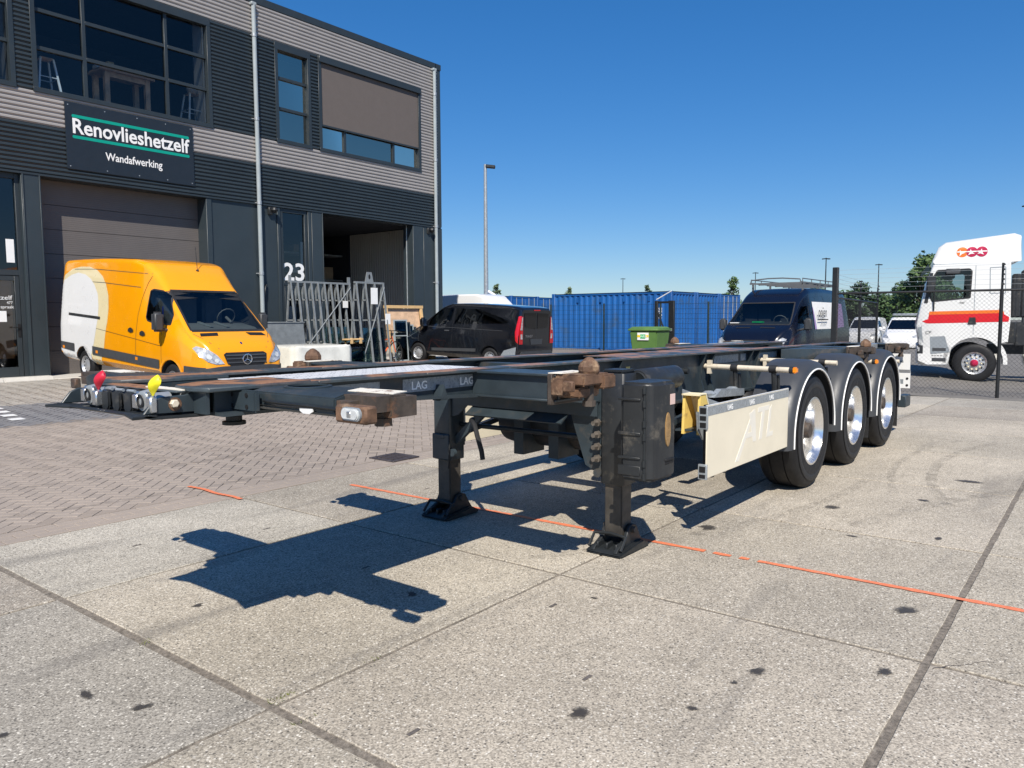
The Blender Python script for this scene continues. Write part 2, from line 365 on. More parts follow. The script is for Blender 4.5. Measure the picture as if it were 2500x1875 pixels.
for pts in ([(3.72, .56), (3.80, .50), (3.84, .45), (3.93, .40), (3.96, .33)], [(5.6, 3.2), (5.66, 3.05), (5.63, 2.9), (5.70, 2.7), (5.68, 2.6)]):
    b = MB(); fine = []
    for (xa, ya), (xb, yb_) in zip(pts, pts[1:]):
        for t in range(5): fine.append((xa+(xb-xa)*t/5+r9.uniform(-.006, .006), ya+(yb_-ya)*t/5+r9.uniform(-.006, .006)))
    for k, ((xa, ya), (xb, yb_)) in enumerate(zip(fine, fine[1:])):
        h = .0035*(1-k/len(fine)*.6); b.quad((xa-h, ya-h*.4, .0026), (xa+h, ya+h*.4, .0026), (xb+h, yb_+h*.4, .0026), (xb-h, yb_-h*.4, .0026))
    b.build('crack', 'slot_grit', yard, smooth=False)
mm_, n_, b__ = base_mat('tyre_rub')
b__.inputs['Base Color'].default_value = (0.05, 0.047, 0.044, 1); b__.inputs['Roughness'].default_value = 0.8
t9 = tex(n_, 'noise', 7, 6, 0.75, 'World'); n_.links.new(ramp(n_, t9.outputs[0], 0.42, (0, 0, 0), 0.80, (0.36, 0.36, 0.36)).outputs[0], b__.inputs['Alpha'])
for cx, cy, rad, a0, a1, w9, dz9 in ((9.2, -4.2, 5.6, 70, 112, .10, .0028), (9.2, -4.2, 5.95, 72, 108, .07, .0028), (4.6, -5.0, 6.6, 48, 78, .12, .0028), (7.6, 8.4, 6.6, 236, 272, .09, .0028), (4.0, 16.0, 8.2, 238, 285, .13, .0045), (4.2, 15.6, 9.0, 242, 280, .10, .0045)):
    b = MB(); N9 = 30; prev = None
    for k in range(N9+1):
        a = R(a0+(a1-a0)*k/N9); cur = [(cx+(rad+q)*math.cos(a), cy+(rad+q)*math.sin(a)) for q in (-w9/2, w9/2)]
        if prev: b.quad(*[(p[0], p[1], gz(p[0], p[1])+dz9) for p in (prev[0], prev[1], cur[1], cur[0])])
        prev = cur
    b.build('tyre_mark', 'tyre_rub', yard, smooth=False)
# orange spray lines
def spray(x0, x1, y0, y1, seed, gaps=()):
    r_ = random.Random(seed); mb = MB(); n = int(abs(y1-y0)/0.06)+1; prev = None
    for k in range(n+1):
        y = y0+(y1-y0)*k/n; h = 0.024+r_.uniform(-.005, .005); o = r_.uniform(-.002, .002)
        cur = [(x0+(x1-x0)*k/n-h+o, y), (x0+(x1-x0)*k/n+h+o, y)]
        if prev and not any(g0 < (y+prev[0][1])/2 < g1 for g0, g1 in gaps):
            mb.quad(*[(p[0], p[1], gz(p[0], p[1])+0.004) for p in (prev[0], prev[1], cur[1], cur[0])])
        prev = cur
    return struct(mb.build('spray_line', 'orange_mark', smooth=False))
spray(4.69, 4.80, 5.60, -3.0, 1, gaps=((1.72, 1.78), (1.84, 1.88), (1.93, 1.98), (2.03, 2.06)))
b = MB()
for k in range(14):
    y0 = 5.88+k*.06; x = 3.715+0.01*math.sin(k*.8); b.quad(*[(p, q, gz(p, q)+0.010) for p, q in ((x-.02, y0), (x+.022, y0), (x+.021, y0+.062), (x-.019, y0+.062))])
struct(b.build('spray_line', 'orange_mark', smooth=False))

# paver yard: bedding surface, herringbone pavers at 45 degrees to the slab edge
mb = MB(); xs = [-14+3*k for k in range(22)]; ys = [EDGE, 7, 9, 11, 13, 14.5, 16, 17, 18, 19, 20, 22, 30, 45, 60]
for i in range(len(xs)-1):
    for j in range(len(ys)-1):
        mb.quad(*[(x, y, gz(x, y+0.0001)-0.012) for x, y in ((xs[i], ys[j]), (xs[i+1], ys[j]), (xs[i+1], ys[j+1]), (xs[i], ys[j+1]))])
pyard = struct(mb.build('paver_yard', 'paver_sand', smooth=False))
L, Wd, G, CH = 0.21, 0.105, 0.0055, 0.005
def paver_geo(b, cx, cy, along, z, rnd, ca, sa, L_=L):
    """one chamfered paver; ca, sa = direction of its long side"""
    a, w_ = L_/2-G/2, Wd/2-G/2; dz = rnd.uniform(-.0014, .0014); tx = rnd.uniform(-.0012, .0012)
    def pt(u, v_, h): return (cx+u*ca-v_*sa, cy+u*sa+v_*ca, z+h)
    lo = [pt(u, v_, -.02) for u, v_ in ((-a, -w_), (a, -w_), (a, w_), (-a, w_))]
    mi = [pt(u, v_, -CH*.8+dz) for u, v_ in ((-a, -w_), (a, -w_), (a, w_), (-a, w_))]
    hi = [pt(u, v_, dz+tx*(1 if u > 0 else -1)) for u, v_ in ((-a+CH, -w_+CH), (a-CH, -w_+CH), (a-CH, w_-CH), (-a+CH, w_-CH))]
    b.loft([lo, mi, hi], cap=False); b._add(hi, [(0, 1, 2, 3)])
near = []; far = {'paver_red': MB(), 'paver_grey': MB(), 'paver_dark': MB()}
prn = random.Random(11)
def zone(x, y): return 'paver_red' if y < 12.45-0.28*(x-4.8)*0.35 else 'paver_dark' if y < 14.85 else 'paver_grey'
def in_view(x, y):
    az = math.atan2(y, x); return R(2.5) < az < R(74) and x*x+y*y < 24.5**2
def add_paver(cx, cy, ang, L_=L):
    if not in_view(cx, cy): return
    near.append((math.hypot(cx, cy), cx, cy, ang, L_))
# border course: three rows running along the slab edge
for row in range(3):
    y = EDGE+0.012+Wd*(row+.5)
    for k in range(int(20/L)): add_paver(0.6+(k+.5*(row % 2))*L, y, 0.0)
# herringbone in a frame turned by 45 degrees
S2 = math.sqrt(.5); W1 = Wd
def to_world(p, q): return ((p-q)*S2, EDGE+0.012+3*Wd+(p+q)*S2)
NM = 190; cuts = []
for i in range(-NM, NM):
    for j in range(-NM, NM):
        k = (i-j) % 4
        if k == 0:      # lying along p, covers (i,j),(i+1,j)
            p, q, an = (i+1)*W1, (j+.5)*W1, R(45)
        elif k == 3:    # standing along q
            p, q, an = (i+.5)*W1, (j+1)*W1, R(135)
        else: continue
        x, y = to_world(p, q)
        if y < EDGE+0.012+3*Wd-0.11 or y > 19.0 or x < 0 or x > 21: continue
        if y < EDGE+0.012+3*Wd+0.115:                   # stones cut along the border course
            if in_view(x, y): cuts.append((x, y, an))
        else: add_paver(x, y, an)
Y0 = EDGE+0.012+3*Wd+0.003
for x, y, an in cuts:
    a, w_ = L/2-G/2, Wd/2-G/2; ca, sa = math.cos(an), math.sin(an)
    P4 = [(x+u*ca-v*sa, y+u*sa+v*ca) for u, v in ((-a, -w_), (a, -w_), (a, w_), (-a, w_))]; out = []
    for k in range(4):
        p, q = P4[k], P4[(k+1) % 4]
        if p[1] >= Y0: out.append(p)
        if (p[1] >= Y0) != (q[1] >= Y0): t = (Y0-p[1])/(q[1]-p[1]); out.append((p[0]+(q[0]-p[0])*t, Y0))
    if len(out) < 3 or max(p[1] for p in out)-Y0 < .012: continue
    dz = prn.uniform(-.0012, .0012); far['paver_red'].prism(out, 'z', gz(x, y)-.02, gz(x, y)+dz)
near.sort()
for k, (d, cx, cy, an, L_) in enumerate(near):
    z = gz(cx, cy); zn = zone(cx, cy)
    if k < 300:
        b = MB(); paver_geo(b, 0, 0, 0, 0, prn, math.cos(an), math.sin(an), L_)
        o = b.build('paver', zn, pyard, smooth=False, recalc=False); o.location = (cx, cy, z)
    else: paver_geo(far[zn], cx, cy, 0, z, prn, math.cos(an), math.sin(an), L_)
for zn, b in far.items():
    if b.v: o = b.build('paver_field', zn, pyard, smooth=False, recalc=False); o['kind'] = 'stuff'
# cut stones along the herringbone's edge: thin infill strip of triangles is left as bedding sand
# drain grate between slabs and pavers
dr = thing('drain_grate', 'dark cast iron drain grate set in the pavers beside the concrete slabs', 'drain', (5.92, 6.31, 0.004))
b = MB()
for x0, x1, y0, y1 in ((-.20, .20, -.20, -.15), (-.20, .20, .15, .20), (-.20, -.15, -.15, .15), (.15, .20, -.15, .15)): b.box(x0, x1, y0, y1, -.01, .012)
b.build('frame', 'cast_iron', dr, bev=.003)
for k in range(4): MB().box(-.15+.055+k*.065, -.15+.085+k*.065, -.15, .15, -.01, .010).build('bar', 'cast_iron', dr)
MB().box(-.16, .16, -.16, .16, -.012, -.004).build('pit', 'black', dr)
mb = MB()
for x0, x1, y0, y1 in ((20.9, 60, 6.05, 60), (17.98, 60, -20, 6.05), (-14, 6.2, 17.6, 20)):
    n = 8
    for i in range(n):
        for j in range(n):
            xa, xb, ya, yb = [a+(b_-a)*t/n for a, b_, t in ((x0, x1, i), (x0, x1, i+1), (y0, y1, j), (y0, y1, j+1))]
            mb.quad(*[(x, y, gz(x, y)-0.004) for x, y in ((xa, ya), (xb, ya), (xb, yb), (xa, yb))])
struct(mb.build('asphalt_drive', 'asphalt', smooth=False))
# white bay marks
for k, (x, y) in enumerate(((4.55, 13.2), (4.6, 13.66), (4.66, 14.12), (4.72, 14.58))):
    struct(MB().quad(*[(x+a, y+b_, gz(x+a, y+b_)+0.006) for a, b_ in ((-.1, -.11), (.1, -.11), (.1, .11), (-.1, .11))]).build('bay_mark', 'white_paint', smooth=False))
# ================================================================ container chassis semi-trailer
TC = 3.33                                       # centre line (y)
def zt(x): return 1.272-0.0055*(x-2)            # top of the frame, slightly nose-high on its legs
TR = thing('container_trailer', 'long dark grey container chassis semi-trailer standing on its landing legs', 'trailer', (6.3, TC, 0))
def tp(mb, name, m, parent=None, **kw): return mb.build(name, m, parent or TR, world=True, **kw)
# scuffed paint on the load-bearing top faces
mm, n, b_ = base_mat('scuffed_paint')
t1 = tex(n, 'noise', 3.2, 5, 0.55, 'World'); t2 = tex(n, 'noise', 22, 5, 0.7, 'World')
f1 = ramp(n, t1.outputs[0], 0.47, (0, 0, 0), 0.53, (1, 1, 1)).outputs[0]
gn = n.nodes.new('ShaderNodeNewGeometry'); sx = n.nodes.new('ShaderNodeSeparateXYZ'); n.links.new(gn.outputs['Normal'], sx.inputs[0])
upf = ramp(n, sx.outputs[2], 0.6, (0.06, 0.06, 0.06), 0.9, (1, 1, 1)).outputs[0]
fac = math_(n, 'MULTIPLY', f1, upf)
rustc = ramp(n, t2.outputs[0], 0.3, (0.17, 0.075, 0.04), 0.7, (0.46, 0.24, 0.12)).outputs[0]
pc = ramp(n, t2.outputs[0], 0.3, (0.04, 0.052, 0.06), 0.7, (0.062, 0.08, 0.09)).outputs[0]
n.links.new(mixc(n, fac, pc, rustc), b_.inputs['Base Color']); b_.inputs['Roughness'].default_value = 0.45
# white worn plate edge
mm, n, b_ = base_mat('chipped_white')
t1 = tex(n, 'noise', 14, 6, 0.7); n.links.new(ramp(n, t1.outputs[0], 0.56, (0.80, 0.75, 0.64), 0.62, (0.22, 0.12, 0.07)).outputs[0], b_.inputs['Base Color']); b_.inputs['Roughness'].default_value = 0.6
# embossed plate: sky and sun glare put into the pale pad colour
mat('deck_plate', (0.66, 0.67, 0.68), 0.4, metal=0.0, var=0.06, scale=5)
mat('deck_groove', (0.11, 0.12, 0.13), 0.8, var=0.2)

BOT = [(1.72, 1.168), (2.4, 1.160), (3.0, 1.135), (4.0, 1.085), (4.7, 0.97), (5.5, 0.862), (10.4, 0.845), (10.9, 0.93), (11.15, 0.99)]
for s in (-1, 1):
    y = lambda a: TC+s*a
    web = [(1.72, zt(1.72)-.016)]+[(11.15, zt(11.15)-.016)]
    poly = [(x, z) for x, z in BOT]+[(11.15, zt(11.15)-.012), (1.72, zt(1.72)-.012)]
    mb = MB().prism(poly, 'y', y(.425), y(.437)); tp(mb, 'main_beam', 'frame_paint', smooth=False)
    beam = TR.children[-1]
    # flanges
    mb = MB(); pts = [1.66, 2.2, 2.9, 3.6, 11.16]
    for a, b in zip(pts, pts[1:]):
        mb.prism([(a, zt(a)-.016), (b, zt(b)-.016), (b, zt(b)), (a, zt(a))], 'y', y(.36), y(.502))
    tp(mb, 'top_flange', 'scuffed_paint', beam.parent, bev=.003)
    mb = MB()
    for (a, za), (b, zb) in zip(BOT, BOT[1:]): mb.prism([(a, za-.015), (b, zb-.015), (b, zb), (a, za)], 'y', y(.36), y(.502))
    tp(mb, 'bottom_flange', 'frame_paint')
    # stiffeners on the outside of the web
    for x in (4.95, 6.42, 6.62, 7.55, 7.75, 8.95, 9.15, 10.4):
        zb = interp(x, BOT); tp(MB().prism([(y(.437), zb), (y(.50), zb), (y(.455), zb+.14), (y(.455), zt(x)-.15), (y(.50), zt(x)-.016), (y(.437), zt(x)-.016)], 'x', x-.006, x+.006), 'stiffener', 'frame_paint', smooth=False)
    # bolt holes
    for k, (x, z) in enumerate(((5.02, 1.18), (5.5, 1.17), (5.95, 1.16), (5.75, 1.0), (5.9, .93), (6.05, 1.05), (6.2, .95), (6.3, 1.06), (6.15, 1.15), (4.6, 1.2), (7.1, 1.17), (5.2, 1.06), (6.32, .92), (6.0, .9))):
        tp(MB().lathe([(.011, 0), (.011, .003)], (x, y(.4365), z), 'y', 8), 'bolt_hole', 'black')
    tp(MB().lathe([(.075, 0), (.075, .003)], (5.12, y(.4365), 1.08), 'y', 18), 'cable_opening', 'black')
# grey reflective strips and lettering on the near beam web
yb = TC-.437
for x0, x1, z0, z1 in ((2.28, 2.62, 1.165, 1.235), (2.78, 3.36, 1.165, 1.235), (6.72, 7.3, 1.13, 1.20), (7.36, 7.5, 1.13, 1.2), (7.85, 8.4, 1.13, 1.19)):
    st = tp(MB().box(x0, x1, yb-.004, yb, z0, z1), 'reflective_strip', 'tape_grey', smooth=False)
for x in (2.84, 3.22):
    text('lettering', 'LAG', .06, 'white_letter', FACADE(x, yb-.005, 1.178), TR, world=True, bold=.001, extr=.001, sx=1.05)
# crossmembers
for x, z0, z1, w_ in ((2.95, 1.15, 1.25, .05), (4.4, 1.05, 1.25, .08), (5.3, .95, 1.2, .06), (6.1, .9, 1.24, .16), (6.9, .92, 1.2, .06), (7.9, .9, 1.2, .06), (8.6, .92, 1.2, .1), (9.6, .92, 1.2, .06), (10.5, .95, 1.2, .08)):
    tp(MB().box(x-w_/2, x+w_/2, TC-.426, TC+.426, z0, z1-.02), 'crossmember', 'frame_paint', bev=.004)
tp(MB().box(6.7, 8.4, TC-.36, TC+.36, zt(7)-.03, zt(7)-.022), 'top_plate', 'scuffed_paint', smooth=False)
tp(MB().box(5.75, 6.6, TC-.36, TC+.36, zt(6)-.035, zt(6)-.027), 'top_plate', 'scuffed_paint', smooth=False)
# embossed anti-slip plate on the gooseneck
mb = MB().box(2.18, 3.78, TC-.36, TC+.36, 1.232, 1.24)
dp = tp(mb, 'deck_plate', 'deck_groove', smooth=False)
mb = MB(); NX, NY = 20, 8
for i in range(NX):
    for j in range(NY):
        x0, y0 = 2.19+i*.0792, TC-.355+j*.0888; g = .0105 if j % 2 else .0105; ox = .0
        q = [(x0+g, y0+g), (x0+.0792-g, y0+g), (x0+.0792-g, y0+.0888-g), (x0+g, y0+.0888-g)]
        p = [(x0+g-.002, y0+g-.002), (x0+.0812-g, y0+g-.002), (x0+.0812-g, y0+.0908-g), (x0+g-.002, y0+.0908-g)]
        mb.loft([[(*c_, 1.24) for c_ in p], [(*c_, 1.2412) for c_ in q]], cap=False); mb._add([(*c_, 1.2412) for c_ in q], [(0, 1, 2, 3)])
tp(mb, 'embossed_pads', 'deck_plate', dp, smooth=False)
# ---- gooseneck nose
tp(MB().prism([(1.455, 1.180), (1.50, 1.168), (1.66, 1.164), (2.95, 1.164), (2.95, 1.152), (1.66, 1.152), (1.48, 1.158), (1.44, 1.172)], 'y', TC-.40, TC+.40), 'rub_plate', 'frame_dark', bev=.002)
for s in (-1, 1): tp(MB().prism([(1.40, TC+s*.40), (1.50, TC+s*.40), (1.52, TC+s*.18), (1.46, TC+s*.20)], 'z', 1.164, 1.176), 'nose_horn', 'frame_dark', bev=.002)
for s in (-1, 1):
    y0, y1 = TC+s*.362, TC+s*.376
    pr = [(1.455, 1.178), (1.86, 1.166), (1.86, 1.252), (1.66, 1.252), (1.63, 1.244), (1.53, 1.242), (1.495, 1.228)]
    sp = tp(MB().prism(pr, 'y', y0, y1), 'nose_side_plate', 'frame_paint', bev=.003)
    tp(MB().lathe([(.017, 0), (.017, .018), (.013, .021)] if s > 0 else [(.013, -.021), (.017, -.018), (.017, 0)], (1.578, y1, 1.214), 'y', 6), 'hex_bolt', 'tube_paint', sp)
    tp(MB().lathe([(.028, 0), (.028, s*.002)], (1.585, y1, 1.21), 'y', 14), 'bolt_rust', 'rust', sp)
    tp(MB().box(1.665, 1.68, *sorted((TC+s*.376, TC+s*.47)), 1.166, 1.254), 'gusset', 'frame_paint', smooth=False)
    # scuffed pads on top of the nose beside the centre recess
    tp(MB().prism([(1.63, TC+s*.40), (1.66, TC+s*.50), (2.16, TC+s*.50), (2.16, TC+s*.16), (1.80, TC+s*.16), (1.66, TC+s*.24)], 'z', 1.256, 1.276), 'top_pad', 'scuffed_paint', bev=.004)
    tp(MB().box(1.66, 2.1, TC+s*.17-.008, TC+s*.17+.008, 1.164, 1.255), 'inner_rib', 'frame_paint')
tp(MB().prism([(1.60, 1.168), (1.625, 1.168), (1.645, 1.255), (1.62, 1.255)], 'y', TC-.36, TC+.36), 'front_plate', 'frame_dark', bev=.003)
tp(MB().box(1.60, 1.69, TC-.36, TC+.36, 1.252, 1.259), 'front_shelf', 'scuffed_paint', bev=.002)
tp(MB().box(1.625, 1.665, TC-.36, TC-.05, 1.2595, 1.264), 'worn_lip', 'chipped_white', smooth=False)
# kingpin
tp(MB().lathe([(.05, .12), (.05, .045), (.038, .04), (.038, .018), (.055, .016), (.055, 0)], (2.08, TC, 1.045), 'z', 20), 'kingpin', 'frame_dark')
# air couplings and sockets on the front
for s, c, nm in ((1, 'red_rubber', 'red'), (-1, 'yellow_rubber', 'yellow')):
    y = TC+(.165 if s > 0 else -.30); zc = 1.226; cp = tp(MB().lathe([(.014, -.085), (.040, -.08), (.046, -.05), (.030, -.045), (.030, .03)], (1.57, y, zc), 'x', 18), 'air_coupling', 'galvanised')
    tp(MB().lathe([(.028, -.006), (.018, -.008), (.016, .02), (.001, .02)], (1.487, y, zc), 'x', 16, cap=False), 'seal', 'black_rubber', cp)
    tp(MB().box(1.485, 1.515, y+.036, y+.075, zc-.035, zc+.025), 'guide_plate', 'bright_steel', cp, bev=.005); tp(MB().box(1.48, 1.51, y-.085, y-.045, zc-.045, zc+.02), 'guide_plate', 'bright_steel', cp, bev=.005)
    tp(MB().tube((1.50, y-.04, zc+.03), (1.50, y+.05, zc+.03), .008, 8), 'hinge_pin', 'bright_steel', cp)
    # open rubber cover: a scoop standing on its hinge
    yf = y-.075; rings = []
    for t in range(8):
        f = t/7; h = zc+.022+.072*f; wv = .005+.030*interp(f, [(0, 0), (.35, .45), (.7, 1), (.88, .85), (1, .25)]); dp_ = .006+.020*math.sin(math.pi*f)
        out_ = [(1.50+.01*f-dp_*math.cos(q*math.pi/6-math.pi/2), yf+wv*math.sin(q*math.pi/6-math.pi/2)*1.0-.03*f+.01, h+.012*math.cos(q*math.pi/6-math.pi/2)) for q in range(7)]
        in_ = [(p[0]+.005, yf-.03*f+.01+(p[1]-yf+.03*f-.01)*.78, p[2]+.002) for p in out_[::-1]]
        rings.append(out_+in_)
    cv = tp(MB().loft(rings), 'coupling_cover', c, cp); cv['label'] = 'open %s rubber cover of an air coupling' % nm
for k, yy in enumerate((.055, -.045, -.145)):
    y = TC+yy; zc = 1.218
    sk = tp(MB().lathe([(.028, -.07), (.036, -.065), (.036, .02)], (1.59, y, zc), 'x', 16), 'electric_socket', 'black_plastic')
    tp(MB().prism([(y-.036, zc-.035), (y-.02, zc-.055), (y+.02, zc-.055), (y+.036, zc-.035), (y+.034, zc+.03), (y-.034, zc+.03)], 'x', 1.505, 1.52), 'socket_flap', 'black_plastic', sk, bev=.006, seg=2)
    tp(MB().tube((1.525, y-.03, zc+.037), (1.525, y+.03, zc+.037), .007, 8), 'hinge', 'tape_grey', sk)
    tp(MB().path([(1.60, y, zc), (1.64, y+.02, zc-.02), (1.72, y+.03, zc-.01)], .012, 8), 'lead', 'black_rubber', sk)
tp(MB().box(1.545, 1.575, TC+.20, TC+.25, 1.18, 1.245), 'socket_bracket', 'galvanised', bev=.006); tp(MB().box(1.53, 1.575, TC-.22, TC-.195, 1.175, 1.25), 'socket_bracket', 'galvanised', bev=.006)
tp(MB().tube((1.52, TC+.115, 1.245), (1.51, TC+.112, 1.185), .010, 8), 'lever', 'bright_steel')
# ---- front bolster arms
def casting(x0, x1, ya, yb_, z0, z1, s, lock=True, m='rust'):
    """end casting of an arm: stepped block, lock shaft and nut"""
    ye = yb_; mb = MB()
    mb.box(x0+.01, x1-.01, min(ya, ye), max(ya, ye), z1-.06, z1)
    mb.box(x0+.03, x1-.05, min(ya, ye-s*.04), max(ya, ye-s*.04), z0+.02, z1-.07)
    mb.box(x0-.03, x0+.05, min(ya, ya+s*.09), max(ya, ya+s*.09), z0+.03, z1-.02)
    mb.box(x1-.09, x1+.035, min(ye-s*.08, ye+s*.012), max(ye-s*.08, ye+s*.012), z1-.085, z1-.008)
    o = tp(mb, 'end_casting', m, bev=.009, seg=2)
    yc = (ya+ye)/2+s*.035; xc = (x0+x1)/2+.01
    tp(MB().tube((xc, yc, z0-.03), (xc, yc, z1-.06), .026, 10), 'lock_shaft', 'rust_brown', o)
    tp(MB().lathe([(.035, 0), (.035, .03)], (xc, yc, z0-.03), 'z', 6), 'lock_nut', 'rust_brown', o)
    tp(MB().box(x0-.06, x0-.028, yc-.03, yc+.03, z1-.085, z1-.03), 'stop_block', m, o, bev=.006)
    if lock: tp(MB().lathe([(.052, 0), (.058, .012), (.058, .035), (.045, .06), (.018, .082), (.004, .086)], (xc, yc, z1), 'z', 8), 'twist_lock', 'rust', o, ang=20)
    return o
for s in (-1, 1):
    y = lambda a: TC+s*a
    lo, hi = sorted((y(.5), y(1.04)))
    arm = tp(MB().prism([(1.85, 1.192), (1.87, 1.176), (2.12, 1.176), (2.15, 1.19), (2.15, 1.245), (2.11, 1.262), (1.90, 1.262), (1.85, 1.25)], 'y', lo, hi), 'front_bolster', 'frame_paint', bev=.006, seg=2)
    casting(1.89, 2.06, y(1.03), y(1.215), 1.172, 1.262, s, lock=False, m='rust_brown')
    tp(MB().prism([(1.99, y(.95)), (2.10, y(.90)), (2.11, y(1.16)), (2.0, y(1.20))], 'z', 1.2625, 1.2655), 'worn_top', 'chipped_white', arm, smooth=False)
    tp(MB().box(1.80, 1.83, *sorted((y(.385), y(.60))), 1.168, 1.258), 'bolt_plate', 'frame_paint', arm, bev=.008, seg=2)
    for a in (.44, .545):
        for z in (1.19, 1.238): tp(MB().lathe([(.010, 0), (.010, .002)], (1.797, y(a), z), 'x', 10), 'bolt_hole', 'black', arm)
    if s < 0:
        tp(MB().tube((1.842, y(.60), 1.216), (1.842, y(1.06), 1.212), .006, 8), 'cable_tube', 'frame_dark', arm)
        tp(MB().path([(1.845, y(.60), 1.212), (1.84, y(.7), 1.203), (1.84, y(.85), 1.205), (1.845, y(1.04), 1.207)], .003), 'cable', 'black_rubber', arm)
        tp(MB().prism([(y(.84), 1.192), (y(.86), 1.182), (y(.90), 1.182), (y(.92), 1.192), (y(.92), 1.204), (y(.84), 1.204)], 'x', 1.84, 1.845), 'white_reflector', 'white_paint', arm)
        tp(MB().box(1.80, 1.86, *sorted((y(1.10), y(1.27))), 1.172, 1.236), 'lamp_bracket', 'rust', arm, bev=.008)
        lamp = tp(MB().prism([(y(1.05)+.0-.025*math.cos(t)*0, 1.18) for t in (0,)]*1+[], 'x', 0, 0), 'z', 'black') if False else None
        ov = [(y(1.20)+.026*(1 if math.cos(2*math.pi*k/20) > 0 else -1)+.020*math.cos(2*math.pi*k/20), 1.208+.021*math.sin(2*math.pi*k/20)) for k in range(20)]
        lm = tp(MB().prism(ov, 'x', 1.782, 1.801), 'marker_lamp', 'clear_lens', arm, bev=.004, seg=2)
        tp(MB().prism([(y(1.20)+(p[0]-y(1.20))*1.12, 1.208+(p[1]-1.208)*1.18) for p in ov], 'x', 1.790, 1.7995), 'lamp_seal', 'tape_grey', lm)
        tp(MB().box(1.779, 1.784, y(1.20)-.011, y(1.20)+.011, 1.197, 1.219), 'bulb', 'bright_steel', lm, bev=.003)
# cover ring on the gooseneck arm
tp(MB().lathe([(.10, 0), (.10, .006), (.085, .008), (.085, 0)], (2.02, TC-.66, 1.262), 'z', 28), 'cover_ring', 'frame_paint')
# ---- mid and rear bolsters with twist locks
def bolster(x0, x1, lock=True, zo=0.0, m='rust', yin=.44):
    zz = zt((x0+x1)/2)+zo
    for s in (-1, 1):
        y = lambda a: TC+s*a
        lo, hi = sorted((y(yin), y(1.04)))
        a = tp(MB().box(x0, x1, lo, hi, zz-.022, zz-.008).box(x0, x1, lo, hi, zz-.155, zz-.143).box(x0+.03, x0+.042, lo, hi, zz-.145, zz-.02).box(x1-.042, x1-.03, lo, hi, zz-.145, zz-.02), 'bolster_arm', 'frame_paint', bev=.003)
        tp(MB().box(x0-.02, x1+.02, *sorted((y(1.0), y(1.03))), zz-.17, zz-.005), 'end_plate', 'rust_brown' if m == 'rust' else m, a, bev=.004)
        casting(x0-.005, x1+.01, y(1.03), y(1.215), zz-.15, zz-.005, s, lock, m)
        tp(MB().prism([(x0-.01, y(1.0)), (x1-.03, y(.99)), (x1-.05, y(1.10)), (x0, y(1.08))], 'z', zz-.004, zz+.0005), 'worn_top', 'chipped_white', a, smooth=False)
        # gusset triangles to the beam
        tp(MB().prism([(x0-.30, zz-.155), (x0-.24, zz-.155), (x0-.27, zz-.07)], 'y', *sorted((y(.44), y(.5)))), 'gusset', 'frame_paint', a, smooth=False)
bolster(3.30, 3.56)
bolster(9.02, 9.32, m='rust_brown')
bolster(10.86, 11.12, lock=False, m='rust_brown')
# side gussets in front of the rear lock
for s in (-1, 1):
    y = lambda a: TC+s*a
    tp(MB().prism([(8.35, y(.5)), (9.02, y(.5)), (9.02, y(1.0)), (8.8, y(1.0))], 'z', zt(8.7)-.14, zt(8.7)-.02), 'gusset_box', 'frame_paint', bev=.004)
    tp(MB().box(9.34, 10.8, *sorted((y(.86), y(.92))), zt(10)-.075, zt(10)-.01), 'rear_side_rail', 'galvanised', bev=.004)
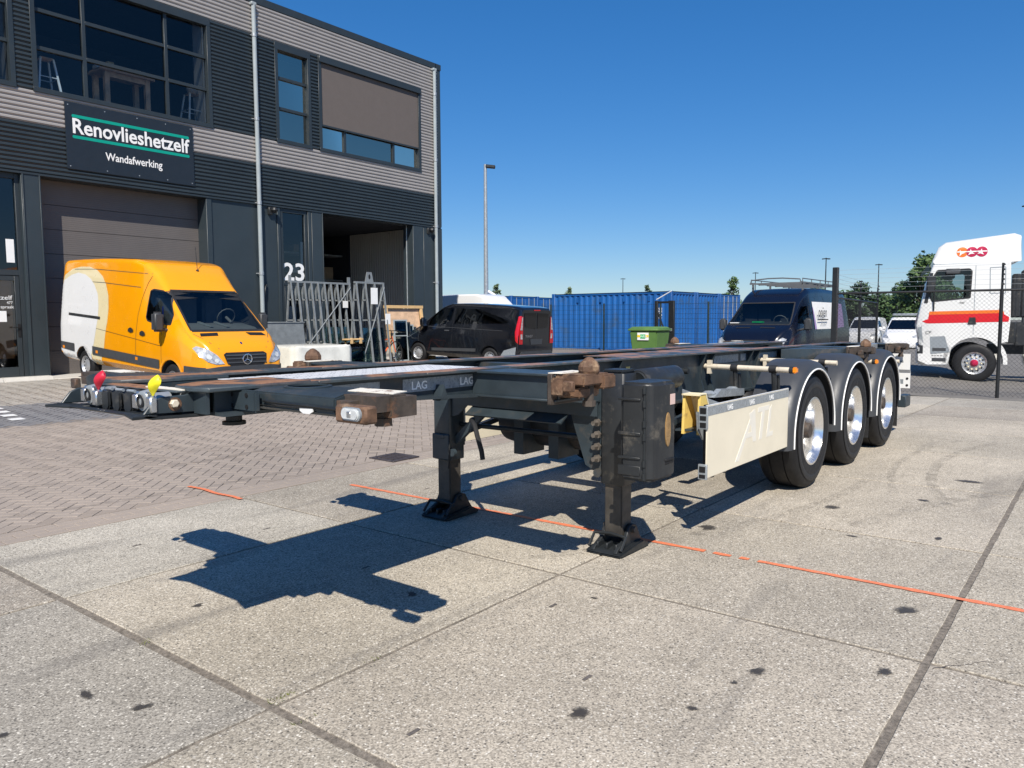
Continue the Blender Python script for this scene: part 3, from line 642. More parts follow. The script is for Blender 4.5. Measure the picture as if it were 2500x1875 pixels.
# ---- landing legs
def landing_leg(s):
    yc = TC+s*.765; xc = 4.43
    lg = tp(MB().prism([(xc-.085, yc-.075), (xc-.07, yc-.09), (xc+.075, yc-.09), (xc+.09, yc-.075), (xc+.09, yc+.075), (xc+.075, yc+.09), (xc-.07, yc+.09), (xc-.085, yc+.075)], 'z', .455, 1.19), 'landing_leg', 'black_plastic' if s < 0 else 'frame_paint', bev=.004)
    tp(MB().prism([(xc-.09, yc-.08), (xc+.095, yc-.08), (xc+.095, yc+.08), (xc-.09, yc+.08)], 'z', 1.19, 1.215), 'cap', 'black_plastic', lg, bev=.02, seg=2)
    tp(MB().box(xc-.063, xc+.068, yc-.066, yc+.066, .10, .47), 'inner_tube', 'rust_brown_dark', lg, bev=.008, seg=2)
    # foot: sole plate, cheeks and pivot
    ft = tp(MB().prism([(xc-.20, .012), (xc-.17, 0), (xc+.18, 0), (xc+.21, .012), (xc+.19, .03), (xc+.12, .065), (xc-.08, .045), (xc-.18, .03)], 'y', yc-.135, yc+.135), 'foot', 'frame_dark', lg, bev=.01, seg=2)
    tp(MB().path([(xc-.17, yc-.12, .045), (xc-.10, yc-.12, .12), (xc-.09, yc, .13), (xc-.10, yc+.12, .12), (xc-.17, yc+.12, .045)], .011, 8), 'cradle_rim', 'frame_dark', ft)
    for q in (-.07, 0, .07): tp(MB().box(xc-.15, xc-.07, yc+q-.009, yc+q+.009, .03, .075), 'foot_rib', 'frame_dark', ft, bev=.004)
    for q in (-1, 1):
        tp(MB().prism([(xc-.19, .025), (xc+.18, .025), (xc+.13, .09), (xc+.08, .17), (xc+.03, .185), (xc-.02, .17), (xc-.06, .10), (xc-.17, .05)], 'y', yc+q*.085-.014, yc+q*.085+.014), 'cheek', 'frame_dark', ft, bev=.005)
    tp(MB().tube((xc+.03, yc-.12, .145), (xc+.03, yc+.12, .145), .022, 12), 'pivot_pin', 'rust_brown', ft)
    # mounting plate to the frame, with bolts
    pl = tp(MB().prism([(yc-s*.09, .50), (yc-s*.22, .56), (TC+s*.40, .97), (TC+s*.40, 1.10), (yc-s*.09, 1.10)] if s < 0 else [(yc-s*.09, .80), (yc-s*.16, .82), (TC+s*.46, .95), (TC+s*.46, 1.10), (yc-s*.09, 1.10)], 'x', 4.37, 4.385), 'mounting_plate', 'frame_paint', lg, smooth=False)
    for z in ((.62, .70, .78, .86) if s < 0 else ()):
        tp(MB().tube((xc-.15, yc-s*.105, z), (xc-.08, yc-s*.105, z), .017, 6).tube((xc-.105, yc-s*.105, z), (xc-.085, yc-s*.105, z), .027, 6), 'bolt', 'bolt_grey', pl)
    tp(MB().tube((xc-.09, yc-s*.11, .52), (xc-.06, yc-s*.11, .52), .03, 12), 'eye', 'frame_paint', pl)
    return lg
mat('rust_brown_dark', (0.055, 0.048, 0.04), 0.55, var=0.3, scale=9, dirt=((0.10, 0.08, 0.06), 0.3, 6))
legR = landing_leg(-1); legL = landing_leg(1)
tp(MB().box(4.33, 4.345, legL.location.y*0+TC+.675, TC+.855, .46, .66).box(4.325, 4.345, TC+.72, TC+.80, .62, .66), 'gear_cover', 'frame_paint', legL, bev=.01)
tp(MB().path([(4.32, TC+.66, .66), (4.30, TC+.64, .60), (4.31, TC+.655, .46), (4.33, TC+.68, .40)], .006), 'cord', 'black_rubber', legL)
# cross channel between the legs and braces
tp(MB().box(4.33, 4.345, TC-.66, TC+.62, .90, 1.0).prism([(4.25, .845), (4.26, .835), (4.36, .90), (4.36, .91)], 'y', TC-.42, TC+.44).box(4.25, 4.40, TC-.66, TC+.62, .995, 1.005), 'cross_channel', 'frame_paint', smooth=False)
for a in (-.14, .20): tp(MB().box(4.26, 4.30, TC+a-.03, TC+a+.03, 1.005, 1.045), 'lug', 'frame_paint', bev=.006)
tp(MB().prism([(TC+.70, .62), (TC+.66, .58), (TC+.36, .84), (TC+.40, .88)], 'x', 4.40, 4.44), 'leg_brace', 'frame_paint', smooth=False)
tp(MB().prism([(4.45, .66), (4.47, .62), (5.6, .78), (5.6, .82)], 'y', TC+.70, TC+.74), 'drag_brace', 'frame_paint', smooth=False)
tp(MB().prism([(4.45, .66), (4.47, .62), (5.6, .78), (5.6, .82)], 'y', TC-.74, TC-.70), 'drag_brace', 'frame_paint', smooth=False)
tp(MB().tube((4.47, TC-.68, .73), (4.47, TC+.68, .73), .018, 10), 'cross_shaft', 'frame_dark')
tp(MB().path([(4.33, TC+.43, .80), (4.28, TC+.40, .80), (4.24, TC+.33, .77), (4.22, TC+.29, .70), (4.22, TC+.25, .59), (4.22, TC+.24, .53)], .018, 8), 'crank_handle', 'black_rubber')
# air tank under the frame
tk = tp(MB().lathe([(.06, -.62), (.13, -.60), (.19, -.55), (.205, -.47), (.205, .47), (.19, .55), (.13, .60), (.06, .62)], (5.0, TC+.02, .74), 'y', 28), 'air_tank', 'frame_dark')
for a in (-.05, .28): tp(MB().box(4.70, 4.72, TC+a-.045, TC+a+.045, .50, .80).box(4.72, 4.98, TC+a-.045, TC+a-.035, .50, .8), 'tank_bracket', 'frame_paint', tk, smooth=False)
# second tank further back, cross pipes
tp(MB().lathe([(.05, -.35), (.14, -.3), (.15, .3), (.05, .35)], (5.9, TC-.1, .68), 'y', 20), 'air_tank', 'frame_dark')
# plastic cabinet on the near leg
cb = tp(MB().prism([(4.08, 2.145), (4.12, 2.12), (4.36, 2.12), (4.40, 2.16), (4.40, 2.35), (4.10, 2.35), (4.065, 2.34), (4.06, 2.20)], 'z', .565, 1.165), 'plastic_cabinet', 'black_plastic', bev=.02, seg=3)
for xx, za, zb_ in ((4.055, .60, .66), (4.052, .845, .865), (4.052, 1.055, 1.07), (4.052, .70, .715)): tp(MB().box(xx, 4.07, 2.20, 2.352, za, zb_), 'cabinet_rib', 'black_plastic', cb, bev=.003)
tp(MB().tube((4.062, 2.175, .57), (4.062, 2.175, 1.15), .007, 8), 'hinge_line', 'frame_dark', cb)
for z in (.58, .66, .82, .90, 1.02, 1.10): tp(MB().tube((4.058, 2.175, z), (4.058, 2.175, z+.04), .012, 8), 'hinge_knuckle', 'frame_dark', cb)
tp(MB().prism([(4.255+.034*math.cos(t*.314), .87+.105*math.sin(t*.314)) for t in range(20)], 'y', 2.1145, 2.121), 'amber_reflector', 'amber_old', cb)
tp(MB().box(4.285, 4.345, 2.116, 2.121, 1.02, 1.085), 'pale_reflector', 'pink_lens', cb, smooth=False)
tp(MB().box(4.22, 4.34, 2.112, 2.125, .675, .69).box(4.225, 4.335, 2.117, 2.125, .655, .675), 'latch', 'black', cb, bev=.003)
tp(MB().lathe([(.0, -.30), (.075, -.30), (.082, -.285), (.082, .24), (.07, .26), (.0, .26)], (4.83, 2.48, 1.13), 'x', 24), 'document_tube', 'black_plastic')
tp(MB().lathe([(.05, -.305), (.06, -.31), (.065, -.30)], (4.83, 2.48, 1.13), 'x', 20), 'tube_cap', 'frame_dark')
tp(MB().box(5.1, 5.16, yb-.003, yb, 1.15, 1.185), 'warning_sticker', 'yellow_paint', smooth=False)
tp(MB().path([(5.05, 2.85, 1.12), (5.1, 2.8, 1.05), (5.18, 2.8, 1.07), (5.15, 2.82, 1.12)], .006).path([(5.02, 2.84, 1.08), (5.12, 2.8, 1.02), (5.2, 2.83, 1.03)], .006), 'cable', 'black_rubber')
# release valves with red knob on the web
for x, m, r_ in ((5.86, 'red_rubber', .022), (6.0, 'frame_dark', .024)):
    tp(MB().lathe([(r_, -.09), (r_*1.1, -.05), (.014, -.045), (.014, 0)], (x, yb, 1.105), 'y', 14), 'valve_knob', m)
tp(MB().box(5.845, 5.875, yb-.012, yb, 1.12, 1.15).box(5.845, 5.875, yb-.012, yb, 1.05, 1.085), 'valve_plate', 'galvanised', bev=.004)
# wheel chock in its holder
ck = tp(MB().prism([(5.18, 2.52), (5.30, 2.30), (5.42, 2.30), (5.50, 2.52)], 'z', .72, .735), 'chock_plate', 'frame_paint', smooth=False)
tp(MB().prism([(5.20, .70), (5.46, .70), (5.30, .99), (5.22, .99)], 'y', 2.34, 2.36).prism([(5.20, .70), (5.46, .70), (5.30, .99), (5.22, .99)], 'y', 2.46, 2.48), 'wheel_chock', 'yellow_paint', smooth=False)
chk = TR.children[-1]
tp(MB().prism([(5.20, .985), (5.31, .985), (5.31, .997), (5.20, .997)], 'y', 2.34, 2.48).prism([(5.305, .99), (5.47, .70), (5.483, .705), (5.318, .998)], 'y', 2.34, 2.48), 'chock_face', 'pale_yellow', chk, smooth=False)
tp(MB().prism([(5.13, .88), (5.15, .74), (5.24, .66), (5.40, .78), (5.40, .84)], 'y', 2.325, 2.335), 'chock_bracket', 'tape_grey', chk, smooth=False)
tp(MB().prism([(2.62, .92), (2.14, .78), (2.14, .86), (2.62, 1.0)], 'x', 5.50, 5.51), 'guard_arm', 'tape_grey', smooth=False)
# side guard panels (both sides)
for s in (-1, 1):
    y0 = TC+s*1.20; y1 = TC+s*1.19; lo, hi = sorted((y0, y1))
    gp = tp(MB().box(4.86, 6.50, lo, hi, .462, .958), 'side_guard', 'cream_paint', bev=.003)
    if s < 0:
        gp['label'] = 'cream side guard panel with faded white letters and grey strip'
        tp(MB().box(4.862, 6.498, lo-.002, lo, .89, .952), 'reflective_strip', 'tape_grey', gp, smooth=False)
        tp(MB().box(4.858, 6.502, lo-.001, hi+.001, .9585, .9615), 'top_edge', 'white_paint', gp, smooth=False)
        for x in (5.2, 5.62, 6.04): text('strip_lettering', 'LAG', .052, 'white_letter', FACADE(x, lo-.003, .90), gp, world=True, extr=.0006, bold=.001)
        # big faded letters, slanted, with a long first stroke
        pr = lambda pts: MB().prism(pts, 'y', lo-.0015, lo)
        Z = lambda t: .50+t*.36
        L1 = pr([(5.36, Z(0)), (5.43, Z(0)), (5.74, Z(.98)), (5.70, Z(.98))]); L1.prism([(5.62, Z(.92)), (5.74, Z(.98)), (5.77, Z(.3)), (5.70, Z(.3))], 'y', lo-.0016, lo).prism([(5.535, Z(.42)), (5.73, Z(.42)), (5.73, Z(.52)), (5.57, Z(.52))], 'y', lo-.0017, lo)
        tp(L1, 'letter', 'faded_letter', gp, smooth=False)
        tp(pr([(5.83, Z(.3)), (5.89, Z(.3)), (5.945, Z(.9)), (5.885, Z(.9))]).prism([(5.80, Z(.9)), (6.04, Z(.9)), (6.05, Z(1.0)), (5.80, Z(1.0))], 'y', lo-.0016, lo), 'letter', 'faded_letter', gp, smooth=False)
        tp(pr([(5.99, Z(.3)), (6.05, Z(.3)), (6.10, Z(1.0)), (6.05, Z(.9))]).prism([(5.99, Z(.3)), (6.13, Z(.3)), (6.14, Z(.4)), (6.0, Z(.4))], 'y', lo-.0016, lo), 'letter', 'faded_letter', gp, smooth=False)
        for za, zb_ in ((.80, .955), (.455, .56)): tp(MB().box(4.845, 4.862, 2.122, 2.185, za, zb_), 'profile_end', 'tape_grey', gp, bev=.002)
        for z0, z1 in ((.81, .845), (.86, .89), (.905, .945), (.465, .49), (.505, .545)): tp(MB().box(4.842, 4.846, 2.132, 2.175, z0, z1), 'hollow', 'black', gp, smooth=False)
    for x in (5.0, 6.35): tp(MB().box(x-.02, x+.02, *sorted((TC+s*1.189, TC+s*1.12)), .45, .95), 'guard_post', 'frame_dark', gp)
tp(MB().prism([(5.95, .90), (6.1, .96), (6.6, .93), (6.6, .87)], 'y', 2.55, 2.6), 'suspension_bracket', 'tape_grey', smooth=False)
for x in (6.0, 6.5): tp(MB().lathe([(.05, 0), (.06, .03), (.03, .05)], (x, 2.62, .90), 'z', 10), 'spring_bolt', 'tape_grey')
# ---- axles, wheels, mudguards
AX = (7.18, 8.61, 10.06)
mat('rim_alu', (0.82, 0.82, 0.81), 0.2, metal=0.9, var=0.05, scale=4)
def tyre_mesh(mb, r, w_, rin, c=(0, 0, 0), s=1, n=48):
    pr = [(rin, .02), (rin+.015, 0), (rin+.05, -.004), (r*.82, .0), (r*.93, .012), (r*.98, .035), (r, .06), (r, w_*.30), (r-.012, w_*.305), (r-.012, w_*.325), (r, w_*.33), (r, w_*.64), (r-.012, w_*.645), (r-.012, w_*.665), (r, w_*.67), (r, w_-.06), (r*.98, w_-.035), (r*.93, w_-.012), (r*.82, w_), (rin, w_-.02)]
    return mb.lathe([(a, s*b) for a, b in pr], c, 'y', n, cap=False)
def trailer_wheel(x, s):
    yo = TC+s*1.215                                # outer face
    q = -s                                         # inward
    wh = tp(tyre_mesh(MB(), .525, .36, .305, (x, yo, .52), q), 'wheel', 'tyre')
    tp(MB().lathe([(a, q*b) for a, b in ((.312, .025), (.312, .004), (.296, .002), (.288, .02), (.270, .05), (.262, .10), (.258, .16), (.24, .19), (.20, .205), (.13, .21), (.001, .215))], (x, yo, .52), 'y', 48, cap=False), 'rim', 'rim_alu', wh)
    hb = tp(MB().lathe([(a, q*b) for a, b in ((.0, .03), (.062, .03), (.07, .04), (.072, .09), (.10, .10), (.105, .20))], (x, yo, .52), 'y', 20, cap=True), 'hub', 'rust_brown', wh)
    for k in range(10):
        t = 2*math.pi*k/10; tp(MB().tube((x+.1675*math.cos(t), yo+q*.17, .52+.1675*math.sin(t)), (x+.1675*math.cos(t), yo+q*.205, .52+.1675*math.sin(t)), .017, 6), 'wheel_nut', 'tape_grey', wh)
    # raised sidewall bands
    tp(MB().lathe([(.40, -.004*q*-1 if False else -q*.0035), (.405, -q*.006), (.45, -q*.005), (.455, -q*.002)], (x, yo+q*.001, .52), 'y', 48, cap=False), 'sidewall_band', 'black_rubber', wh)
    return wh
def mudguard(x, s):
    yo = TC+s*1.235; yi = TC+s*.86; r_ = .650; th = .02; cz = .52
    angs = [R(-2+182*k/26) for k in range(27)]+[R(190)]
    def pt(a, rr, y): return (x+rr*math.cos(min(a, math.pi)), y, cz+rr*math.sin(a)*.94+.012)
    rings = []
    def prof(a): # cross-section across the width: outer skirt turned down, crown, inner edge
        return [pt(a, r_-.055, yo), pt(a, r_-.02, yo+(-s)*.004), pt(a, r_+.012, yo-s*.03), pt(a, r_+.03, yo-s*.09), pt(a, r_+.035, yo-s*.2), pt(a, r_+.03, yi), pt(a, r_+.03-th, yi), pt(a, r_+.035-th, yo-s*.2), pt(a, r_+.03-th, yo-s*.09), pt(a, r_-.02, yo-s*.03), pt(a, r_-.06, yo-s*.014)]
    mg = tp(MB().loft([prof(a) for a in angs]), 'mudguard', 'mudguard_plastic')
    trim = [pt(a, r_-.058, yo+s*.003) for a in angs]
    tp(MB().path(trim, .0075, 6), 'white_edge_trim', 'white_letter', mg)
    return mg
for x in AX:
    for s in (-1, 1): trailer_wheel(x, s); mudguard(x-.02, s)
    tp(MB().tube((x, TC-.95, .52), (x, TC+.95, .52), .065, 14), 'axle', 'frame_dark')
    for s in (-1, 1):
        tp(MB().lathe([(.10, 0), (.13, .05), (.11, .09), (.13, .14), (.11, .19), (.10, .22)], (x+.3, TC+s*.42, .60), 'z', 16), 'air_spring', 'black_rubber')
        tp(MB().prism([(x-.45, .78), (x-.40, .72), (x, .60), (x+.4, .58), (x+.4, .62), (x, .66), (x-.38, .84)], 'y', TC+s*.42-.04, TC+s*.42+.04), 'trailing_arm', 'frame_dark', bev=.01)
# mudguard stays with clamps and amber markers
def stay(x, z, s, lamp=True):
    y = lambda a: TC+s*a
    t = tp(MB().tube((x, y(.44), z+.005), (x, y(1.20), z-.005), .024, 14).box(x-.02, x+.02, *sorted((y(.47), y(.505))), z-.06, z+.06), 'mudguard_stay', 'tube_paint')
    for a in ((.72, 1.06) if lamp else (1.06,)):
        tp(MB().lathe([(.034, -.03), (.034, .03)], (x, y(a), z), 'y', 14), 'clamp', 'black_rubber', t)
        tp(MB().tube((x+.01, y(a), z-.03), (x+.05, y(a), z-.27), .022, 8).tube((x+.035, y(a)-.03, z-.05), (x+.07, y(a)-.03, z-.27), .014, 8), 'clamp_strap', 'black_plastic', t)
    if lamp:
        tp(MB().lathe([(.03, 0), (.03, s*.03)], (x, y(1.20), z-.004), 'y', 12), 'lamp_base', 'black_plastic', t)
        tp(MB().box(x-.035, x+.03, *sorted((y(1.225), y(1.262))), z-.03, z+.022), 'side_marker', 'orange_lens', t, bev=.01, seg=2)
for s in (-1, 1):
    stay(6.52, 1.115, s); stay(7.92, 1.11, s, False); stay(9.33, 1.06, s); stay(10.72, 1.0, s, False)
# rubber flaps behind the second and third wheels
mat('flap_rubber', (0.015, 0.015, 0.016), 0.6, var=0.4, scale=40, bmp=1.0, bscale=160)
for x in (AX[1]+.63, AX[2]+.64):
    for s in (-1, 1): tp(MB().box(x, x+.012, *sorted((TC+s*.9, TC+s*1.2)), .17 if x > 10 else .2, .66), 'spray_flap', 'flap_rubber', smooth=False)
# rear lamp panels and bumper
for s in (-1, 1):
    y = lambda a: TC+s*a
    rp = tp(MB().box(11.28, 11.30, *sorted((y(.70), y(1.22))), .86, 1.07).prism([(11.28, .86), (11.32, .81), (11.335, .815), (11.30, .86)], 'y', *sorted((y(.7), y(1.22)))).box(11.315, 11.335, *sorted((y(.70), y(1.22))), .61, .815), 'lamp_panel', 'white_paint', smooth=False)
    tp(MB().box(11.277, 11.281, *sorted((y(1.08), y(1.14))), .955, .98), 'slot', 'tape_grey', rp); tp(MB().box(11.312, 11.316, *sorted((y(1.05), y(1.14))), .67, .73), 'slot', 'tape_grey', rp)
    for z in (.65, .74): tp(MB().lathe([(.016, -.005), (.016, 0)], (11.315, y(1.185), z), 'x', 10), 'bolt', 'black', rp)
    tp(MB().box(11.2, 11.28, *sorted((y(.5), y(.6))), .7, 1.15), 'panel_bracket', 'frame_paint', rp)
    tp(MB().box(11.2, 11.5, *sorted((y(1.1), y(1.2))), .36, .52), 'buffer', 'frame_paint', bev=.01)
tp(MB().box(11.30, 11.42, TC-1.15, TC+1.15, .36, .50), 'rear_bumper', 'frame_paint', bev=.01)
for s in (-1, 1): tp(MB().box(11.1, 11.3, *sorted((TC+s*.36, TC+s*.46)), .38, 1.0), 'bumper_arm', 'frame_paint', bev=.005)
# ================================================================ two-storey unit with ribbed cladding
FY = 20.0; BZ = 0.25
mat('clad_dark', (0.030, 0.041, 0.048), 0.38, var=0.1, scale=1.5)
mat('clad_light', (0.36, 0.335, 0.315), 0.42, metal=0.1, var=0.06, scale=1.2)
mat('panel_dark', (0.032, 0.044, 0.052), 0.4, var=0.08, scale=1.2)
mat('frame_anthracite', (0.027, 0.036, 0.042), 0.4, var=0.08, scale=2)
mat('roller_door', (0.125, 0.112, 0.105), 0.55, var=0.05, scale=2, bmp=0.0)
mat('blind_fabric', (0.125, 0.105, 0.095), 0.8, var=0.04, scale=3)
mat('pipe_grey', (0.33, 0.37, 0.38), 0.35, var=0.08, scale=3)
mat('sign_board', (0.016, 0.022, 0.03), 0.4, var=0.08)
mat('sign_green', (0.0, 0.32, 0.235), 0.45, var=0.03)
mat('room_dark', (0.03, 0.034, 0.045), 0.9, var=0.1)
mat('room_white', (0.75, 0.74, 0.71), 0.8, var=0.03)
mat('wood', (0.58, 0.39, 0.25), 0.55, var=0.2, scale=8)
mat('pine', (0.62, 0.41, 0.19), 0.6, var=0.12, scale=6)
mat('stool_paint', (0.62, 0.67, 0.68), 0.4, var=0.05)
mat('hall_wall', (0.40, 0.385, 0.35), 0.6, var=0.06, scale=1)
mat('hall_floor', (0.22, 0.21, 0.20), 0.7, var=0.1, scale=1)
mat('kerb_concrete', (0.50, 0.48, 0.44), 0.85, var=0.08, scale=6, bmp=0.2)
mat('sticker', (0.82, 0.82, 0.80), 0.5, var=0.03)
mat('poster_brown', (0.42, 0.20, 0.08), 0.6, var=0.12, scale=3)
glass_mat('window_glass', (0.72, 0.78, 0.82), 0.0)
glass_mat('film_glass', (0.40, 0.46, 0.44), 0.38, (1.0, 0.88, 0.70))
glass_mat('door_glass', (0.45, 0.50, 0.53), 0.04)
BD = thing('business_unit', 'two-storey industrial unit with ribbed dark and light grey cladding', 'building', (13.5, FY, BZ))
def bp(mb, name, m, parent=None, **kw): return mb.build(name, m, parent or BD, world=True, **kw)
def ribbed(x0, x1, z0, z1, m, y=FY, pitch=0.105, amp=0.032):
    """horizontally ribbed sheet, real waves"""
    nr = max(1, round((z1-z0)/pitch)); pz = (z1-z0)/nr; pr = []
    for k in range(nr):
        for f, a in ((0.02, 0), (0.18, .25), (.32, 1), (.68, 1), (.82, .25), (.98, 0)): pr.append((y-amp*a, z0+(k+f)*pz))
    mb = MB()
    for (ya, za), (yb_, zb) in zip(pr, pr[1:]): mb.quad((x0, ya, za), (x1, ya, za), (x1, yb_, zb), (x0, yb_, zb))
    return bp(mb, 'ribbed_cladding', m, recalc=False)
X0, X1 = 3.0, 21.16
ribbed(X0, X1, 9.80, 10.68, 'clad_light'); ribbed(X0, X1, 6.14, 6.90, 'clad_light'); ribbed(20.30, X1, 6.90, 9.80, 'clad_light')
ribbed(X0, X1, 5.0, 6.14, 'clad_dark')
for a, b in ((7.27, 7.62), (12.14, 14.20), (15.49, 15.79)): ribbed(a, b, 6.90, 9.80, 'clad_dark')
# core: side, back, roof
bp(MB().box(21.15, 21.36, FY-.01, FY+14, 5.0, 10.7), 'corner_wall', 'panel_dark', smooth=False)
bp(MB().box(21.10, 21.38, FY-.035, FY+14.05, 10.68, 10.88).box(X0, 21.12, FY-.035, FY+.3, 10.68, 10.88), 'roof_coping', 'frame_anthracite', smooth=False)
bp(MB().box(X0, 21.15, FY+.3, FY+14, 10.55, 10.65), 'roof', 'panel_dark', smooth=False)
bp(MB().box(X0, 21.15, FY+14, FY+14.1, BZ, 10.6), 'back_wall', 'panel_dark', smooth=False)
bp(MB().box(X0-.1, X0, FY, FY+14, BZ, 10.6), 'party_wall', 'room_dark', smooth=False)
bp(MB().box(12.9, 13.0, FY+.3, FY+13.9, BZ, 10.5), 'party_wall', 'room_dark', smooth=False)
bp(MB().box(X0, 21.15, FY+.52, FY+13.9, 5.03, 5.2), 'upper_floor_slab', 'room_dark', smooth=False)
bp(MB().box(X0, 21.3, FY-.03, FY+.5, 4.955, 5.0), 'soffit_trim', 'frame_anthracite', smooth=False)
# upper windows ------------------------------------------------
def window(name, x0, x1, z0, z1, cols, rows, gm, fr=.085, deep=.10):
    w_ = bp(MB().box(x0-.05, x1+.05, FY-.05, FY+.12, z1-.20, z1).box(x0-.05, x0+.06, FY-.05, FY+.12, z0, z1-.20).box(x1-.06, x1+.05, FY-.05, FY+.12, z0, z1-.20).box(x0-.05, x1+.05, FY-.06, FY+.12, z0-.03, z0+.08), 'window', 'frame_anthracite', bev=.004)
    xs = [x0+.06]+cols+[x1-.06]; zs = [z0+.08]+rows+[z1-.20]
    for c in cols: bp(MB().box(c-fr/2, c+fr/2, FY+.03, FY+.13, z0+.08, z1-.2), 'mullion', 'frame_anthracite', w_, bev=.004)
    for r_ in rows:
        for a, b in zip(xs, xs[1:]):
            fa = a+(fr/2 if a in cols else 0); fb = b-(fr/2 if b in cols else 0)
            bp(MB().box(fa, fb, FY+.032, FY+.128, r_-fr/2, r_+fr/2), 'glazing_bar', 'frame_anthracite', w_, bev=.004)
    for a, b in zip(xs, xs[1:]):
        for c, d in zip(zs, zs[1:]): bp(MB().sheet(rect(a, b, c, d), FY+.09, 'y'), 'pane', gm, w_, smooth=False)
    return w_
window('w0', 3.2, 7.22, 6.90, 9.80, [4.6, 6.05], [7.9, 8.75], 'window_glass')
window('w1', 7.67, 12.09, 6.90, 9.80, [8.83, 10.9], [7.91, 8.77], 'window_glass')
window('w2', 14.25, 15.44, 6.90, 9.78, [], [7.90, 8.79], 'film_glass')
w3 = window('w3', 15.84, 20.25, 6.90, 9.80, [16.87, 19.02], [], 'film_glass')
bp(MB().box(15.90, 20.19, FY-.01, FY+.008, 7.72, 9.62), 'sun_blind', 'blind_fabric', w3, smooth=False)
bp(MB().box(15.90, 20.19, FY-.02, FY+.02, 7.67, 7.72), 'blind_bar', 'frame_anthracite', w3)
bp(MB().box(15.80, 20.29, FY-.10, FY+.03, 9.60, 9.80), 'blind_box', 'frame_anthracite', w3, bev=.01)
for x0, x1 in ((3.1, 7.4), (7.45, 12.75)):
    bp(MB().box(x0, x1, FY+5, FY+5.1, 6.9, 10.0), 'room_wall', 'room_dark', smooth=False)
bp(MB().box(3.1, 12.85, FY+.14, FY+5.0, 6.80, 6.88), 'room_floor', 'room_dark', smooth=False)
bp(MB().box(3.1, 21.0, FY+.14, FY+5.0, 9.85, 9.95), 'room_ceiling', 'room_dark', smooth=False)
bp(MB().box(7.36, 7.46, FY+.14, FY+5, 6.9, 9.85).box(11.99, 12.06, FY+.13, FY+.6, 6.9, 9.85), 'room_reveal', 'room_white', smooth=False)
bp(MB().box(13.05, 21.0, FY+1.4, FY+1.45, 6.9, 9.85), 'bright_backing', 'room_white', smooth=False)  # white panel added to brighten the film panes from behind
# sign -----------------------------------------------------------
SG = thing('wall_sign', 'dark blue-grey sign board reading Renovlieshetzelf above the roller door', 'sign', (9.89, FY-.045, 6.0))
def sp_(mb, name, m, parent=None, **kw): return mb.build(name, m, parent or SG, world=True, **kw)
sp_(MB().box(8.27, 11.51, FY-.06, FY-.022, 5.215, 6.785), 'board', 'sign_board', smooth=False)
def fit_text(name, s, x0, x1, z0, h, m, y, parent, **kw):
    me = text_mesh(s, 1.0, **kw); xs = [v.co.x for v in me.vertices]; a, b = min(xs), max(xs); k = (x1-x0)/(b-a)
    for v in me.vertices: v.co = ((v.co.x-a)*k, v.co.y*h, v.co.z*.01)
    me.transform(Matrix.Translation(-parent_loc(parent)) @ FACADE(x0, y, z0)); me.materials.clear(); me.materials.append(MATS[m]); return link(name, me, parent)
for z in (6.475, 5.985):
    sp_(MB().prism([(8.42+.03*(1-math.cos(t)), z+.036*math.sin(t)) for t in (math.pi*k/8-math.pi/2 for k in range(0))]+[(8.42, z-.018), (8.44, z-.036), (11.37, z-.036), (11.39, z-.018), (11.39, z+.018), (11.37, z+.036), (8.44, z+.036), (8.42, z+.018)], 'y', FY-.064, FY-.06), 'green_line', 'sign_green', smooth=False)
fit_text('lettering', 'Renovlieshetzelf', 8.43, 11.40, 6.075, .50, 'white_letter', FY-.065, SG, extr=.1, bold=.018)
fit_text('lettering', 'Wandafwerking', 9.17, 10.62, 5.545, .27, 'white_letter', FY-.065, SG, extr=.1, bold=.014)
for x in (8.34, 9.2, 10.0, 10.75, 11.44):
    for z in (5.28, 6.72): sp_(MB().lathe([(.014, -.006), (.014, 0)], (x, FY-.06, z), 'y', 8), 'screw', 'galvanised')
# ground storey ---------------------------------------------------
DR = FY+.45
def door(x0, x1, z1):
    d = bp(MB().box(x0-.02, x1+.02, DR+.06, DR+.08, BZ, z1), 'sectional_door', 'frame_anthracite', smooth=False)
    n = 8; h = (z1-BZ)/n
    for k in range(n):
        mb = MB(); za, zb = BZ+k*h+.006, BZ+(k+1)*h-.006; m_ = 12
        for q in range(m_):   # fine horizontal micro ribs
            a, b = za+(zb-za)*q/m_, za+(zb-za)*(q+1)/m_
            mb.quad((x0, DR, a), (x1, DR, a), (x1, DR-.0015, (a+b)/2), (x0, DR-.0015, (a+b)/2)); mb.quad((x0, DR-.0015, (a+b)/2), (x1, DR-.0015, (a+b)/2), (x1, DR, b), (x0, DR, b))
        mb.quad((x0, DR, zb), (x1, DR, zb), (x1, DR+.03, zb), (x0, DR+.03, zb)); mb.quad((x0, DR+.03, za), (x1, DR+.03, za), (x1, DR, za), (x0, DR, za))
        bp(mb, 'door_panel', 'roller_door', d, smooth=False, recalc=False)
    return d
door(7.68, 11.86, 4.96)
def pillar(x0, x1, y0=FY-.01, y1=FY+.5, z1=4.955, rec=()):
    o = bp(MB().box(x0, x1, y0, y1, BZ-.05, z1), 'pillar', 'panel_dark', bev=.006)
    for x in rec: bp(MB().box(x, x+.025, y0-.022, y0+.001, BZ-.05, z1), 'cover_strip', 'panel_dark', o, bev=.003)
    return o
pillar(7.26, 7.68, rec=(7.28, 7.64)); pillar(11.86, 12.02)
bp(MB().box(12.02, 13.55, FY+.03, FY+.5, BZ-.05, 4.955), 'wall_panel', 'panel_dark', smooth=False)
bp(MB().box(13.56, 14.16, FY+.025, FY+.5, BZ-.05, 4.955), 'wall_panel', 'panel_dark', smooth=False)
